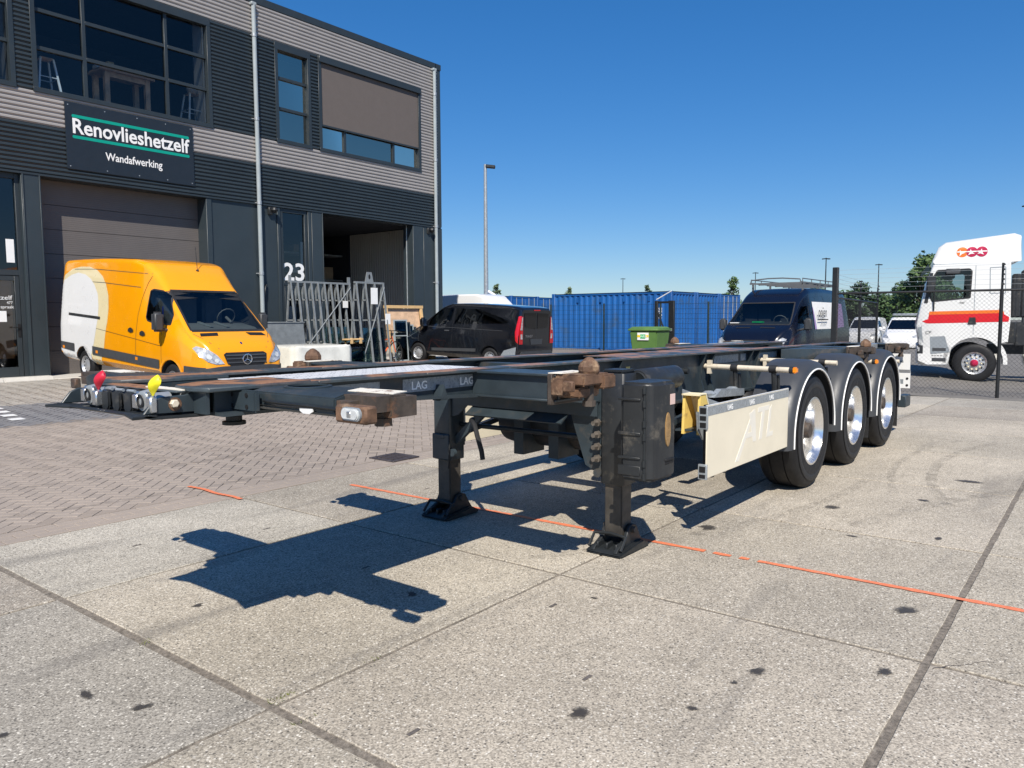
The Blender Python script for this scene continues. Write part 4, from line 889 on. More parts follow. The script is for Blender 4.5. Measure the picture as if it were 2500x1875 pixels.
pillar(14.16, 14.26); pillar(15.28, 15.40); pillar(15.42, 15.86, rec=(15.82,)); pillar(19.86, 20.38); pillar(20.40, 21.12, FY-.005); pillar(21.14, 21.37, FY-.012, FY+14)
def shop_door(x0, x1, zmid, txt, tx0, tx1, tz, th, FY=FY):
    d = bp(MB().box(x0, x0+.10, FY+.30, FY+.40, BZ, 4.95).box(x1-.10, x1, FY+.30, FY+.40, BZ, 4.95).box(x0+.1, x1-.1, FY+.30, FY+.40, zmid, zmid+.13).box(x0+.1, x1-.1, FY+.30, FY+.40, 4.83, 4.95), 'door_frame', 'frame_anthracite', bev=.004)
    bp(MB().sheet(rect(x0+.1, x1-.1, zmid+.13, 4.83), FY+.36, 'y'), 'pane', 'door_glass', d, smooth=False)
    lf = bp(MB().box(x0+.11, x0+.21, FY+.31, FY+.37, BZ+.02, zmid-.01).box(x1-.21, x1-.11, FY+.31, FY+.37, BZ+.02, zmid-.01).box(x0+.21, x1-.21, FY+.31, FY+.37, BZ+.02, BZ+.25).box(x0+.21, x1-.21, FY+.31, FY+.37, zmid-.12, zmid-.01), 'door_leaf', 'frame_anthracite', d, bev=.004)
    bp(MB().sheet(rect(x0+.21, x1-.21, BZ+.25, zmid-.12), FY+.34, 'y'), 'pane', 'door_glass', d, smooth=False)
    bp(MB().box(x1-.19, x1-.13, FY+.295, FY+.312, 1.2, 1.5).tube((x1-.16, FY+.27, 1.42), (x1-.32, FY+.26, 1.42), .012, 8).tube((x1-.16, FY+.31, 1.42), (x1-.16, FY+.26, 1.42), .012, 8), 'handle', 'black', d)
    fit_text('house_number', txt, tx0, tx1, tz, th, 'white_letter', FY+.35, d, extr=.1, bold=.02)
    bp(MB().box(x0-.1, x1+.1, FY+2.5, FY+2.6, BZ, 4.9), 'hall_partition', 'room_dark', d, smooth=False)
    return d
d21 = shop_door(5.9, 7.26, 2.62, '21', 6.12, 7.10, 2.93, .74, FY-.2)
fit_text('door_lettering', 'hetzelf', 6.55, 7.0, 2.06, .14, 'white_letter', FY+.135, d21, extr=.1)
fit_text('door_lettering', '477', 6.88, 7.0, 1.96, .09, 'white_letter', FY+.135, d21, extr=.1)
fit_text('door_lettering', 'spraak', 6.75, 7.02, 1.86, .10, 'white_letter', FY+.135, d21, extr=.1)
bp(MB().box(6.1, 7.0, FY+.18, FY+.20, .7, 2.5), 'poster', 'poster_brown', d21, smooth=False)
bp(MB().box(6.55, 6.86, FY+.13, FY+.135, 1.55, 1.8), 'notice', 'sticker', d21, smooth=False)
d23 = shop_door(14.28, 15.27, 2.62, '23', 14.38, 15.16, 2.80, .74, FY-.27)
bp(MB().box(15.07, 15.17, FY+.12, FY+.14, 2.75, 4.0), 'curtain_edge', 'room_white', d23, smooth=False)
bp(MB().box(14.40, 15.17, FY+.3, FY+.5, 2.75, 3.05), 'stored_box', 'poster_brown', d23, smooth=False)
# hall behind the open door
bp(MB().box(15.0, 21.1, FY+.1, FY+13.9, BZ-.06, BZ), 'hall_floor', 'hall_floor', smooth=False)
mb = MB(); n = 32
for k in range(n):  # ribbed side wall
    ya, yb_ = FY+.5+4.2*k/n, FY+.5+4.2*(k+1)/n; ym = ya+(yb_-ya)*.6
    mb.quad((20.95, ya, BZ), (20.95, ym, BZ), (20.95, ym, 5.0), (20.95, ya, 5.0)); mb.quad((20.95, ym, BZ), (20.925, yb_-.02, BZ), (20.925, yb_-.02, 5.0), (20.95, ym, 5.0)); mb.quad((20.925, yb_-.02, BZ), (20.95, yb_, BZ), (20.95, yb_, 5.0), (20.925, yb_-.02, 5.0))
bp(mb, 'hall_side_wall', 'hall_wall', smooth=False, recalc=False)
bp(MB().box(20.9, 20.95, FY+4.7, FY+13.9, BZ, 5.0), 'shaded_hall_wall', 'room_dark', smooth=False); bp(MB().box(15.0, 20.9, FY+6.6, FY+6.65, BZ, 5.0), 'hall_shade_panel', 'room_dark', smooth=False)  # dark colour stands in for the unlit hall depth; back panel added
bp(MB().tube((20.7, FY+1.2, 5.0), (20.85, FY+.75, 2.4), .012, 6), 'pull_cord', 'black')
bp(MB().tube((19.83, FY+.3, 1.2), (19.83, FY+.3, 4.95), .02, 8), 'door_track', 'galvanised')
# downpipes
for x in (13.50, 20.98):
    mb = MB().tube((x, FY-.09, BZ), (x, FY-.09, 10.60), .062, 16)
    p = bp(mb, 'downpipe', 'pipe_grey')
    bp(MB().box(x-.09, x+.07, FY-.15, FY-.02, 10.58, 10.66), 'hopper', 'pipe_grey', p, bev=.01)
    for z in (1.1, 2.9, 4.95, 7.35, 9.7): bp(MB().tube((x, FY-.09, z), (x, FY-.09, z+.09), .074, 16).tube((x, FY-.09, z+.045), (x-.12, FY, z+.045), .012, 6), 'pipe_clip', 'galvanised', p)
# wall lamps
for x in (13.93, 20.66):
    l_ = bp(MB().box(x-.09, x+.03, FY-.07, FY+.025, 4.70, 4.92), 'wall_lamp', 'black_plastic', bev=.01)
    bp(MB().lathe([(.05, .11), (.085, .09), (.10, .03), (.06, -.04), (.03, -.06)], (x+.05, FY-.14, 4.80), 'z', 16), 'lamp_head', 'black_plastic', l_)
bp(MB().path([(13.72, FY+.0, 2.62), (13.64, FY-.06, 2.55), (13.60, FY-.08, 2.40), (13.58, FY-.06, 2.20), (13.6, FY+.02, 2.1)], .028, 8), 'hose_holder', 'black_plastic')
# kerb and door sill
def kerb(x0, x1): 
    o = MB().prism([(18.78, .14), (18.78, .24), (18.86, .33), (19.1, .335), (19.16, .30), (19.16, .14)], 'x', x0, x1).build('kerb', 'kerb_concrete', bev=.02, seg=2); return struct(o)
for k in range(4): kerb(3.3+k*1.0, 4.295+k*1.0)
o = MB().box(7.35, 21.3, 18.95, 20.45, .12, BZ+.006).build('concrete_apron', 'kerb_concrete', bev=.01); struct(o)
o = MB().box(2.5, 7.34, 19.17, 20.45, .12, BZ+.004).build('door_step', 'kerb_concrete', bev=.01); struct(o)
# things seen in the upper office
def stool(x, y, z, label):
    t = thing('bar_stool', label, 'stool', (x, y, z), group='bar stools behind the upper window')
    MB().box(-.16, .16, -.16, .16, .74, .77).build('seat', 'wood', t, bev=.02, seg=2)
    for a in (-1, 1):
        for b in (-1, 1): MB().prism([(-.02, -.02), (.02, -.02), (.02, .02), (-.02, .02)], 'z', 0, .75, Matrix(((1, 0, -a*.13, a*.24), (0, 1, -b*.13, b*.24), (0, 0, 1, 0), (0, 0, 0, 1)))).build('leg', 'stool_paint', t)
    for a in (-1, 1): MB().tube((a*.2, -.2, .3), (a*.2, .2, .3), .012, 6).build('footrest', 'stool_paint', t); MB().tube((-.2, a*.2, .3), (.2, a*.2, .3), .012, 6).build('footrest', 'stool_paint', t)
    return t
stool(8.10, FY+.5, 7.06, 'grey metal bar stool with wooden seat at the left end of the upper office window')
stool(11.85, FY+.5, 7.06, 'grey bar stool carrying a round vase at the right end of the upper window')
tb = thing('work_table', 'tall wooden table behind the upper office window', 'table', (10.02, FY+.72, 6.88))
MB().box(-.70, .70, -.4, .4, .99, 1.05).build('top', 'wood', tb, bev=.008)
for a in (-1, 1):
    for b in (-1, 1): MB().box(a*.52-.06, a*.52+.06, b*.3-.06, b*.3+.06, 0, .99).build('leg', 'wood', tb, bev=.006)
MB().box(-.46, .46, -.34, -.3, .86, .985).build('apron', 'wood', tb)
for k, (a, h, l_) in enumerate(((-.28, .22, 'small pale wooden box nearer the left end of the office table'), (.42, .18, 'small pale wooden box at the right end of the office table'))):
    tag(MB().box(9.95+a-.08, 9.95+a+.08, FY+.5, FY+.7, 7.932, 7.932+h).build('wooden_box', 'pine', bev=.006), l_, 'box', 'boxes on the office table')
pp = thing('paper_stack', 'loose stack of white paper on the left end of the office table', 'paper', (9.47, FY+.6, 7.932))
for k in range(4): MB().box(-.16, .14, -.12, .12, .02*k, .02*k+.012, Matrix.Rotation(.3*k, 4, 'Z')).build('sheet', 'sticker', pp)
vs = tag(MB().lathe([(.02, 0), (.10, .02), (.15, .1), (.14, .18), (.06, .24), (.05, .26)], (11.85, FY+.5, 7.832), 'z', 20).build('vase', 'kerb_concrete'), 'round pale vase standing on the right bar stool in the upper window', 'vase')
# ---------------- goods stored in front of the open hall
mat('rack_steel', (0.25, 0.27, 0.275), 0.5, metal=0.25, var=0.18, scale=6)
glass_mat('sheet_glass', (0.55, 0.72, 0.66), 0.06)
def a_rack(x0, y0, n, pitch, h, wb, label, eye, z0, tip=0.0):
    t = thing('glass_rack', label, 'rack', (x0, y0, z0), group='steel A-frame glass racks before the open hall')
    for k in range(n):
        x = k*pitch
        f = MB()
        for s in (-1, 1): f.prism([(x-.02, s*wb-.025), (x+.02, s*wb-.025), (x+.02, s*wb+.025), (x-.02, s*wb+.025)], 'z', 0, h, Matrix(((1, 0, 0, 0), (0, 1, -s*(wb-.03)/h, 0), (0, 0, 1, 0), (0, 0, 0, 1))))
        for q in (.30, .56, .80):
            ww = wb-(wb-.03)*q; f.box(x-.02, x+.02, -ww, ww, h*q-.02, h*q+.02)
        f.build('a_frame', 'rack_steel', t, smooth=False)
    for s in (-1, 1): MB().box(-.05, (n-1)*pitch+.05, s*wb-.035, s*wb+.035, .06, .13).build('foot_beam', 'rack_steel', t)
    MB().box(-.05, (n-1)*pitch+.05, -.03, .03, h-.005, h+.05).build('top_rail', 'rack_steel', t)
    MB().tube((.0, -wb*.9, .3), ((n-1)*pitch, -.08, h-.1), .017, 6).build('brace', 'rack_steel', t)
    if eye: MB().prism([((n-1)*pitch*.5-.16, h+.05), ((n-1)*pitch*.5-.09, h+.34), ((n-1)*pitch*.5+.09, h+.34), ((n-1)*pitch*.5+.16, h+.05)], 'y', -.015, .015).build('lifting_eye', 'rack_steel', t); MB().prism([((n-1)*pitch*.5+.04*math.cos(a*.63), h+.20+.075*math.sin(a*.63)) for a in range(10)], 'y', -.018, .018).build('eye_hole', 'black', t)
    else: MB().box(-.04, .04, -.015, .015, h+.05, h+.2).build('lifting_eye', 'rack_steel', t); MB().box((n-1)*pitch-.05, (n-1)*pitch+.05, -.015, .015, h+.05, h+.22).build('lifting_eye', 'rack_steel', t)
    return t
r1 = a_rack(13.35, 18.35, 10, .235, 2.42, .36, 'long grey steel A-frame glass rack in front of door 23', False, .21)
r2 = a_rack(15.05, 17.55, 4, .35, 2.46, .34, 'shorter grey steel A-frame rack with trapezoid lifting eye', True, .18)
for t, x, z, w_, h in ((r2, .55, 1.85, .26, .48), (r2, 1.08, 1.25, .2, .32), (r1, 1.82, 1.72, .19, .2)):
    MB().box(x-w_/2, x+w_/2, -.19, -.18, z, z+h).build('label_sheet', 'sticker', t, smooth=False)
for t, xs in ((r1, ((.9, 1.2), (1.2, 1.85))), (r2, ((.1, .9),))):
    for a, b in xs: MB().box(a, b, -.31, -.29, .16, 1.15, Matrix(((1, 0, 0, 0), (0, 1, .12, 0), (0, 0, 1, 0), (0, 0, 0, 1)))).build('glass_sheet', 'sheet_glass', t, smooth=False)
# leaning glass pack with wooden battens
gp_ = thing('glass_pack', 'pack of green-edged glass sheets leaning under wooden battens', 'glass', (14.05, 16.55, .15))
for k in range(4): MB().box(-.42+.03*k, .42+.03*k, -.06+.05*k, -.045+.05*k, .0, .86, Matrix.Shear('XY', 4, (0, .12))).build('glass_sheet', 'sheet_glass', gp_, smooth=False)
MB().box(-.40, .46, .02, .06, .01, .8).build('backing', 'film_glass', gp_, smooth=False)
for x in (-.12, .2): MB().box(x-.12, x+.1, -.1, .16, .86, .9).build('batten', 'pine', gp_, bev=.005); MB().box(x-.03, x+.05, -.11, -.07, .76, .92).build('batten', 'pine', gp_, bev=.005)
MB().box(-.36, -.16, -.075, -.065, .52, .74).build('label_sheet', 'sticker', gp_, smooth=False)
# plastic-wrapped pallet load
mat('wrap_film', (0.72, 0.71, 0.64), 0.3, var=0.12, scale=3, bmp=0.6, bscale=5, coat=0.3)
wb_ = thing('wrapped_pallet', 'low white plastic-wrapped load lying behind the orange van', 'pallet', (11.95, 15.7, .11))
rings = []
for z, q in ((0, 1.0), (.08, 1.01), (.38, 1.0), (.44, .985), (.72, .99), (.80, .97), (.84, .88)):
    ring = []
    for k in range(40):
        t = 2*math.pi*k/40; c_, s_ = math.cos(t), math.sin(t); e = .22
        ring.append((.92*q*math.copysign(abs(c_)**e, c_)+.012*math.sin(9*t), .62*q*math.copysign(abs(s_)**e, s_)+.012*math.sin(7*t), z+.012*math.sin(5*t)*(z > .1)))
    rings.append(ring)
MB().loft(rings).build('wrap', 'wrap_film', wb_)
# grey cabinet behind the van
gc = thing('grey_crate', 'plain grey metal crate standing between the orange van and the racks', 'crate', (12.45, 17.75, .19))
MB().box(-.62, .62, -.35, .35, .05, 1.30).build('body', 'rack_steel', gc, bev=.01); MB().box(-.64, .64, -.37, .37, 1.30, 1.33).build('lid', 'rack_steel', gc, bev=.005)
for a in (-1, 1): MB().box(a*.5-.06, a*.5+.06, -.3, .3, 0, .05).build('runner', 'wood', gc)
# timber frame with panes leaning by the hall door
tf = thing('timber_frame', 'upright pine transport frame at the right of the open hall', 'frame', (18.35, 18.75, .23), rz=R(-8))
for a in (-.72, .72): MB().box(a-.05, a+.05, -.04, .04, 0, 1.72, Matrix.Shear('XY', 4, (0, .16))).build('post', 'pine', tf, bev=.004)
MB().box(-.8, .8, -.04, .04, 1.72, 1.82, Matrix.Translation((0, .27, 0))).build('top_bar', 'pine', tf, bev=.004)
MB().box(.55, .75, -.5, .1, 0, .12).build('foot', 'pine', tf, bev=.004)
MB().box(-.66, .66, .05, .06, .9, 1.7, Matrix.Shear('XY', 4, (0, .16))).build('board', 'wood', tf, smooth=False)
for k, x in enumerate((-.55, -.38, -.2, -.05, .1)):
    wf = thing('leaning_window', 'white window frame, number %d from the left in the leaning row by the timber frame' % (k+1), 'window frame', (18.15+x, 18.3+.03*k, .22), group='window frames leaning by the timber frame')
    Sx = Matrix.Shear('XY', 4, (.10, .16)); Hh = 1.35-.08*k
    mb = MB().box(-.3, -.26, -.015, .015, 0, Hh, Sx).box(.26, .3, -.015, .015, 0, Hh, Sx).box(-.26, .26, -.015, .015, Hh-.04, Hh, Sx).box(-.26, .26, -.015, .015, 0, .04, Sx).box(-.26, .26, -.012, .012, Hh*.6, Hh*.6+.03, Sx)
    mb.build('frame', 'frame_anthracite' if k % 2 else 'pipe_grey', wf, smooth=False); MB().box(-.26, .26, -.004, .004, .04, Hh-.04, Sx).build('pane', 'sheet_glass', wf, smooth=False)
# orange bicycle
mat('orange_paint', (0.75, 0.13, 0.03), 0.4, var=0.08)
bk = thing('bicycle', 'orange bicycle leaning between the glass racks and the timber frame', 'bicycle', (16.6, 18.0, .2), rz=R(10))
for x in (-.5, .52):
    wl = MB().path([(x+.33*math.cos(a*math.pi/14), 0, .34+.33*math.sin(a*math.pi/14)) for a in range(28)], .02, 6, closed=True).build('wheel', 'black_rubber', bk)
    for a in range(9): MB().tube((x, 0, .34), (x+.31*math.cos(a*.698), 0, .34+.31*math.sin(a*.698)), .003, 4).build('spoke', 'galvanised', wl)
MB().tube((-.5, 0, .34), (-.1, 0, .30), .015).tube((-.1, 0, .3), (.35, 0, .72), .02).tube((-.22, 0, .78), (-.1, 0, .3), .018).tube((-.2, 0, .72), (.34, 0, .78), .018).tube((-.2, 0, .74), (-.5, 0, .34), .014).tube((.34, 0, .85), (.52, 0, .34), .018).build('frame', 'orange_paint', bk)
MB().box(-.34, -.1, -.07, .07, .84, .88).tube((-.22, 0, .78), (-.22, 0, .85), .014).build('saddle', 'black_rubber', bk, bev=.02)
MB().tube((.34, 0, .85), (.32, 0, 1.0), .014).tube((.30, -.28, 1.02), (.30, .28, 1.02), .013).build('handlebar', 'black_rubber', bk)
# racking inside the hall
mat('carton', (0.33, 0.24, 0.15), 0.8, var=0.15)
sh = thing('storage_rack', 'tall storage shelving in the dark at the back of the hall', 'shelving', (19.7, 25.6, BZ))
for x in (-1.8, 0, 1.3):
    for y in (-.4, .4): MB().box(x-.04, x+.04, y-.04, y+.04, 0, 4.6).build('upright', 'frame_dark', sh)
for z in (1.2, 2.2, 2.9, 3.9): MB().box(-1.85, 1.35, -.45, .45, z, z+.06).build('shelf', 'galvanised', sh)
for k, (x, z, w_, h) in enumerate(((-1.3, 1.26, .4, .6), (-.5, 1.26, .5, .7), (.6, 1.26, .5, .65), (-1.2, 2.26, .35, .4), (-.4, 2.26, .45, .4), (.7, 2.26, .4, .45), (-1.1, 2.96, .5, .5), (.5, 2.96, .5, .5), (-.8, 3.96, .7, .3))):
    tag(MB().box(19.7+x-w_/2, 19.7+x+w_/2, 25.2, 25.75, BZ+z, BZ+z+h).build('carton_box', 'carton' if k % 3 else 'sticker', bev=.008), 'carton, %s on the %s shelf of the hall shelving' % (('left', 'middle', 'right')[0 if x < -.9 else 1 if x < .3 else 2], ('lowest', 'second', 'third', 'top')[0 if z < 2 else 1 if z < 2.5 else 2 if z < 3.5 else 3]), 'box', 'cartons on the hall shelving')
# ================================================================ vehicles
mat('van_orange', (0.86, 0.335, 0.002), 0.22, var=0.02, scale=1, coat=0.6)
mat('van_white', (0.74, 0.74, 0.73), 0.3, var=0.02, scale=1, coat=0.5)
mat('van_cream', (0.73, 0.63, 0.38), 0.3, var=0.02, scale=1, coat=0.5)
mat('van_black', (0.006, 0.007, 0.010), 0.12, var=0.1, scale=1, coat=0.8)
mat('van_navy', (0.004, 0.006, 0.015), 0.22, var=0.1, scale=1, coat=0.3, spec=0.35)
mat('grey_trim', (0.045, 0.048, 0.052), 0.55, var=0.12, scale=6)
mat('cab_inside', (0.03, 0.032, 0.036), 0.8, var=0.2, scale=4)
mat('dash_grey', (0.15, 0.155, 0.16), 0.7, var=0.15, scale=3)
mat('chrome', (0.75, 0.76, 0.77), 0.1, metal=1.0, var=0.03)
mat('head_lens', (0.52, 0.53, 0.53), 0.12, var=0.45, scale=14, metal=0.35, coat=0.6)
mat('hubcap', (0.50, 0.51, 0.52), 0.35, metal=0.6, var=0.1)
mat('rack_grey', (0.16, 0.165, 0.17), 0.45, metal=0.3, var=0.1)
mat('lilac', (0.36, 0.27, 0.50), 0.5, var=0.05)
mat('stripe_red', (0.62, 0.012, 0.02), 0.35, var=0.04)
mat('stripe_orange', (0.80, 0.17, 0.02), 0.35, var=0.04)
mat('logo_crimson', (0.45, 0.01, 0.06), 0.4)
mat('green_card', (0.02, 0.45, 0.13), 0.5)
mat('blue_card', (0.02, 0.05, 0.35), 0.5)
glass_mat('car_glass', (0.60, 0.66, 0.66), 0.01)
glass_mat('dark_glass', (0.10, 0.12, 0.13), 0.05)
def catmull(keys, x):
    xs = [k[0] for k in keys]
    if x <= xs[0]: return keys[0][1:]
    if x >= xs[-1]: return keys[-1][1:]
    i = max(j for j in range(len(xs)-1) if xs[j] <= x)
    p1, p2 = keys[i], keys[i+1]; p0 = keys[i-1] if i else p1; p3 = keys[i+2] if i+2 < len(keys) else p2
    h = p2[0]-p1[0]; t = (x-p1[0])/h; out = []
    for a in range(1, len(p1)):
        d1 = (p2[a]-p1[a])/h; dl = (p1[a]-p0[a])/(p1[0]-p0[0]) if p1 is not p0 else d1; dr = (p3[a]-p2[a])/(p3[0]-p2[0]) if p3 is not p2 else d1
        m1 = 0 if dl*d1 <= 0 else 2*dl*d1/(dl+d1); m2 = 0 if dr*d1 <= 0 else 2*dr*d1/(dr+d1)   # monotone slopes
        out.append((2*t**3-3*t*t+1)*p1[a]+(t**3-2*t*t+t)*h*m1+(-2*t**3+3*t*t)*p2[a]+(t**3-t*t)*h*m2)
    return out
def section(x, zb, zm, zt_, wb, wm, wt, rc):
    zm = min(zm, zt_-rc-.03); zb2 = min(zb+.12, zm-.02)
    half = [(wb*.5, zb), (wb-.05, zb), (wb, zb+.04), (wm, zb2), (wm+.004, (zb2+zm)/2), (wm, zm)]
    for f in (.25, .5, .75): half.append((wm+(wt-wm)*f+.012*math.sin(math.pi*f), zm+(zt_-rc-zm)*f))
    for k in range(6): a = k/5*math.pi/2; half.append((wt-rc+rc*math.cos(a), zt_-rc+rc*math.sin(a)))
    for f in (.6, .25): half.append(((wt-rc)*f, zt_+.018*(1-f)))
    return [(x, -y, z) for y, z in half]+[(x, y, z) for y, z in half[::-1]]
def hull(keys, step=.055):
    x0, x1 = keys[0][0], keys[-1][0]; n = int((x1-x0)/step)
    xs = sorted(set([x0+(x1-x0)*k/n for k in range(n+1)]+[k[0] for k in keys])); xs = [x for i, x in enumerate(xs) if i == 0 or x-xs[i-1] > .004]
    return MB().loft([section(x, *catmull(keys, x)) for x in xs])
def raw_mesh(mb, mi=0):
    me = bpy.data.meshes.new('m'); me.from_pydata(mb.v, [], mb.f); bm = bmesh.new(); bm.from_mesh(me); bmesh.ops.recalc_face_normals(bm, faces=bm.faces); bm.to_mesh(me); bm.free()
    for p in me.polygons: p.material_index = mi
    return me
def carve(mb, cutters, mats):
    """hull minus cutters; cut faces take material slot 1"""
    me = raw_mesh(mb); bvh = BVHTree.FromPolygons([v.co.copy() for v in me.vertices], [tuple(p.vertices) for p in me.polygons])
    for x in mats: me.materials.append(MATS[x])
    o = bpy.data.objects.new('hull', me); COL.objects.link(o); tmp = []
    for c in cutters:
        cm = raw_mesh(c, 1)
        for x in mats: cm.materials.append(MATS[x])
        co = bpy.data.objects.new('cut', cm); COL.objects.link(co); tmp.append(co)
        md = o.modifiers.new('b', 'BOOLEAN'); md.operation = 'DIFFERENCE'; md.object = co; md.solver = 'EXACT'
    bpy.context.view_layer.update()
    res = bpy.data.meshes.new_from_object(o.evaluated_get(bpy.context.evaluated_depsgraph_get()))
    for t in tmp+[o]: bpy.data.objects.remove(t)
    res.shade_smooth(); res.set_sharp_from_angle(angle=R(32))
    return res, bvh
def patch(bvh, poly, view, off=.004, ml=.12):
    """polygon seen from one side, laid onto the hull. view: 'R','L' (x,z), 'F','B' (y,z), 'T' (x,y)"""
    bm = bmesh.new(); bm.faces.new([bm.verts.new((a, b, 0)) for a, b in poly]); bmesh.ops.triangulate(bm, faces=bm.faces)
    for _ in range(7):
        es = [e for e in bm.edges if e.calc_length() > ml]
        if not es: break
        bmesh.ops.subdivide_edges(bm, edges=es, cuts=1); bmesh.ops.triangulate(bm, faces=bm.faces)
    bm.verts.index_update(); vs = []
    O = {'R': lambda a, b: (Vector((a, -4, b)), Vector((0, 1, 0))), 'L': lambda a, b: (Vector((a, 4, b)), Vector((0, -1, 0))), 'F': lambda a, b: (Vector((8, a, b)), Vector((-1, 0, 0))), 'B': lambda a, b: (Vector((-14, a, b)), Vector((1, 0, 0))), 'T': lambda a, b: (Vector((a, b, 8)), Vector((0, 0, -1)))}[view]
    last = None; miss = []
    for v in bm.verts:
        o, d = O(v.co.x, v.co.y); h = bvh.ray_cast(o, d)
        if h[0] is None: miss.append(len(vs)); vs.append(None); continue
        nn = h[1] if h[1].dot(d) < 0 else -h[1]; vs.append(h[0]+nn*off)
    good = [v for v in vs if v is not None]
    if not good: return None
    for i in miss:
        o, d = O(bm.verts[i].co.x if False else 0, 0); bm.verts.ensure_lookup_table(); c = bm.verts[i].co; k = min((j for j in range(len(vs)) if vs[j] is not None), key=lambda j: (bm.verts[j].co-c).length); vs[i] = vs[k].copy()
    fs = [tuple(v.index for v in f.verts) for f in bm.faces]; bm.free()
    m = MB(); m._add(vs, fs); return m
def decal(bvh, name, poly, view, m, parent, off=.004, ml=.12, **kw):
    p = patch(bvh, poly, view, off, ml)
    return p.build(name, m, parent, **kw) if p else None
def ribbon(pts, w_):
    out = []; 
    for i, p in enumerate(pts):
        a = Vector(pts[max(0, i-1)]); b = Vector(pts[min(len(pts)-1, i+1)]); d = (b-a).normalized(); n_ = Vector((-d.y, d.x))*w_/2; out.append((Vector(p)+n_, Vector(p)-n_))
    return [tuple(a) for a, b in out]+[tuple(b) for a, b in out[::-1]]
def seam(bvh, pts, view, parent, w_=.011, m='black', off=.003, name='panel_gap'):
    for a, b in zip(pts, pts[1:]): decal(bvh, name, ribbon([a, b], w_), view, m, parent, off, .2, smooth=False)
def road_wheel(parent, x, y, r, w_, s, style='hubcap', rin=None):
    rin = rin or r*.60; q = -s; yo = y
    wh = tyre_mesh(MB(), r, w_, rin, (x, yo, r), q, 32).build('wheel', 'tyre', parent)
    MB().lathe([(rin+.005, q*.02), (rin, q*.004), (rin*.93, q*.015), (rin*.86, q*.05), (rin*.6, q*.045), (rin*.35, q*.02), (rin*.2, q*.012), (.001, q*.012)], (x, yo, r), 'y', 28, cap=False).build('rim', style, wh)
    for k in range(12):
        t = 2*math.pi*k/12+.1; MB().lathe([(rin*.085, 0), (rin*.085, -q*.006)], (x+rin*.73*math.cos(t), yo+q*.045, r+rin*.73*math.sin(t)), 'y', 8).build('rim_slot', 'black', wh)
    return wh
def arch_cut(x, s, r, wm, z): return MB().lathe([(r, 0), (r, .42)], (x, s*wm-(.30 if s > 0 else .12), z), 'y', 36)
def seats(parent, x, ys, z, m='cab_inside'):
    for y in ys:
        st = MB().box(x-.08, x+.06, y-.22, y+.22, z, z+.62).build('seat', m, parent, bev=.05, seg=2); MB().box(x-.06, x+.04, y-.12, y+.12, z+.64, z+.84).build('headrest', m, st, bev=.04, seg=2)
def steering(parent, x, y, z):
    MB().path([(x+.19*math.sin(R(25))*math.sin(a*.4488), y+.19*math.cos(a*.4488), z+.19*math.cos(R(25))*math.sin(a*.4488)) for a in range(14)], .014, 6, closed=True).tube((x, y, z), (x+.2, y, z-.1), .03, 8).build('steering_wheel', 'dash_grey', parent)
def mirror(parent, x, y, z, s, h=.30, m='grey_trim'):
    mr = MB().box(x-.06, x+.10, *sorted((y+s*.10, y+s*.30)), z-h*.1, z+h).build('mirror', m, parent, bev=.045, seg=3)
    MB().tube((x+.02, y-s*.05, z-.02), (x+.02, y+s*.14, z+.02), .03, 8).build('mirror_arm', m, mr); MB().box(x-.067, x-.061, *sorted((y+s*.13, y+s*.27)), z, z+h-.04).build('mirror_glass', 'chrome', mr)

# ---- orange delivery van
OV = thing('delivery_van', 'orange high-roof delivery van with white rear side parked before the roller door', 'van', (8.466, 14.057, .055), R(-90.4), pitch=R(3.0))
SPR = [(-4.93, .54, 1.2, 2.50, .90, .965, .83, .11), (-4.89, .46, 1.2, 2.59, .92, .98, .86, .10), (-4.75, .42, 1.2, 2.63, .93, .988, .875, .095), (-2.8, .40, 1.2, 2.67, .93, .99, .88, .095), (-1.7, .40, 1.2, 2.66, .93, .99, .88, .10), (-1.25, .40, 1.2, 2.60, .93, .99, .86, .13), (-.95, .40, 1.2, 2.44, .93, .99, .82, .20),
       (-.68, .40, 1.2, 2.20, .93, .985, .80, .16), (-.5, .40, 1.2, 2.04, .93, .985, .80, .12), (0, .40, 1.15, 1.63, .93, .98, .84, .09), (.36, .38, 1.1, 1.34, .92, .97, .86, .07), (.48, .36, 1.05, 1.27, .92, .95, .86, .08), (.70, .34, .95, 1.16, .88, .90, .78, .10), (.84, .33, .85, 1.04, .82, .84, .72, .10), (.92, .33, .75, .92, .74, .77, .62, .10), (.98, .36, .6, .76, .62, .66, .52, .09), (1.0, .42, .5, .62, .50, .54, .44, .06)]
ws = [(-.78, 1.33), (.78, 1.33), (.70, 2.06), (-.70, 2.06)]
sw = [(-.99, 1.52), (-.93, 1.46), (-.72, 1.43), (-.13, 1.42), (-.14, 1.60), (-.40, 1.97), (-.54, 2.04), (-.88, 2.07), (-.96, 2.04)]
cut = [arch_cut(0, s, .40, .98, .36) for s in (-1, 1)]+[arch_cut(-3.72, s, .40, .98, .36) for s in (-1, 1)]
cut += [MB().prism(ws, 'x', -1.25, 1.3), MB().prism(sw, 'y', -1.4, 1.4)]
me, bv = carve(hull(SPR), cut, ('van_orange', 'cab_inside'))
body = link('body', me, OV)
for s, vw in ((-1, 'R'), (1, 'L')):
    decal(bv, 'side_window', sw, vw, 'car_glass', OV, -.006)
    decal(bv, 'window_seal', ribbon(sw+[sw[0]], .03), vw, 'black_rubber', OV, .003, .06, smooth=False) if False else None
    for a, b in zip(sw, sw[1:]+sw[:1]): decal(bv, 'window_seal', ribbon([a, b], .028), vw, 'black_rubber', OV, .003, .1, smooth=False)
decal(bv, 'windscreen', ws, 'F', 'car_glass', OV, -.004)
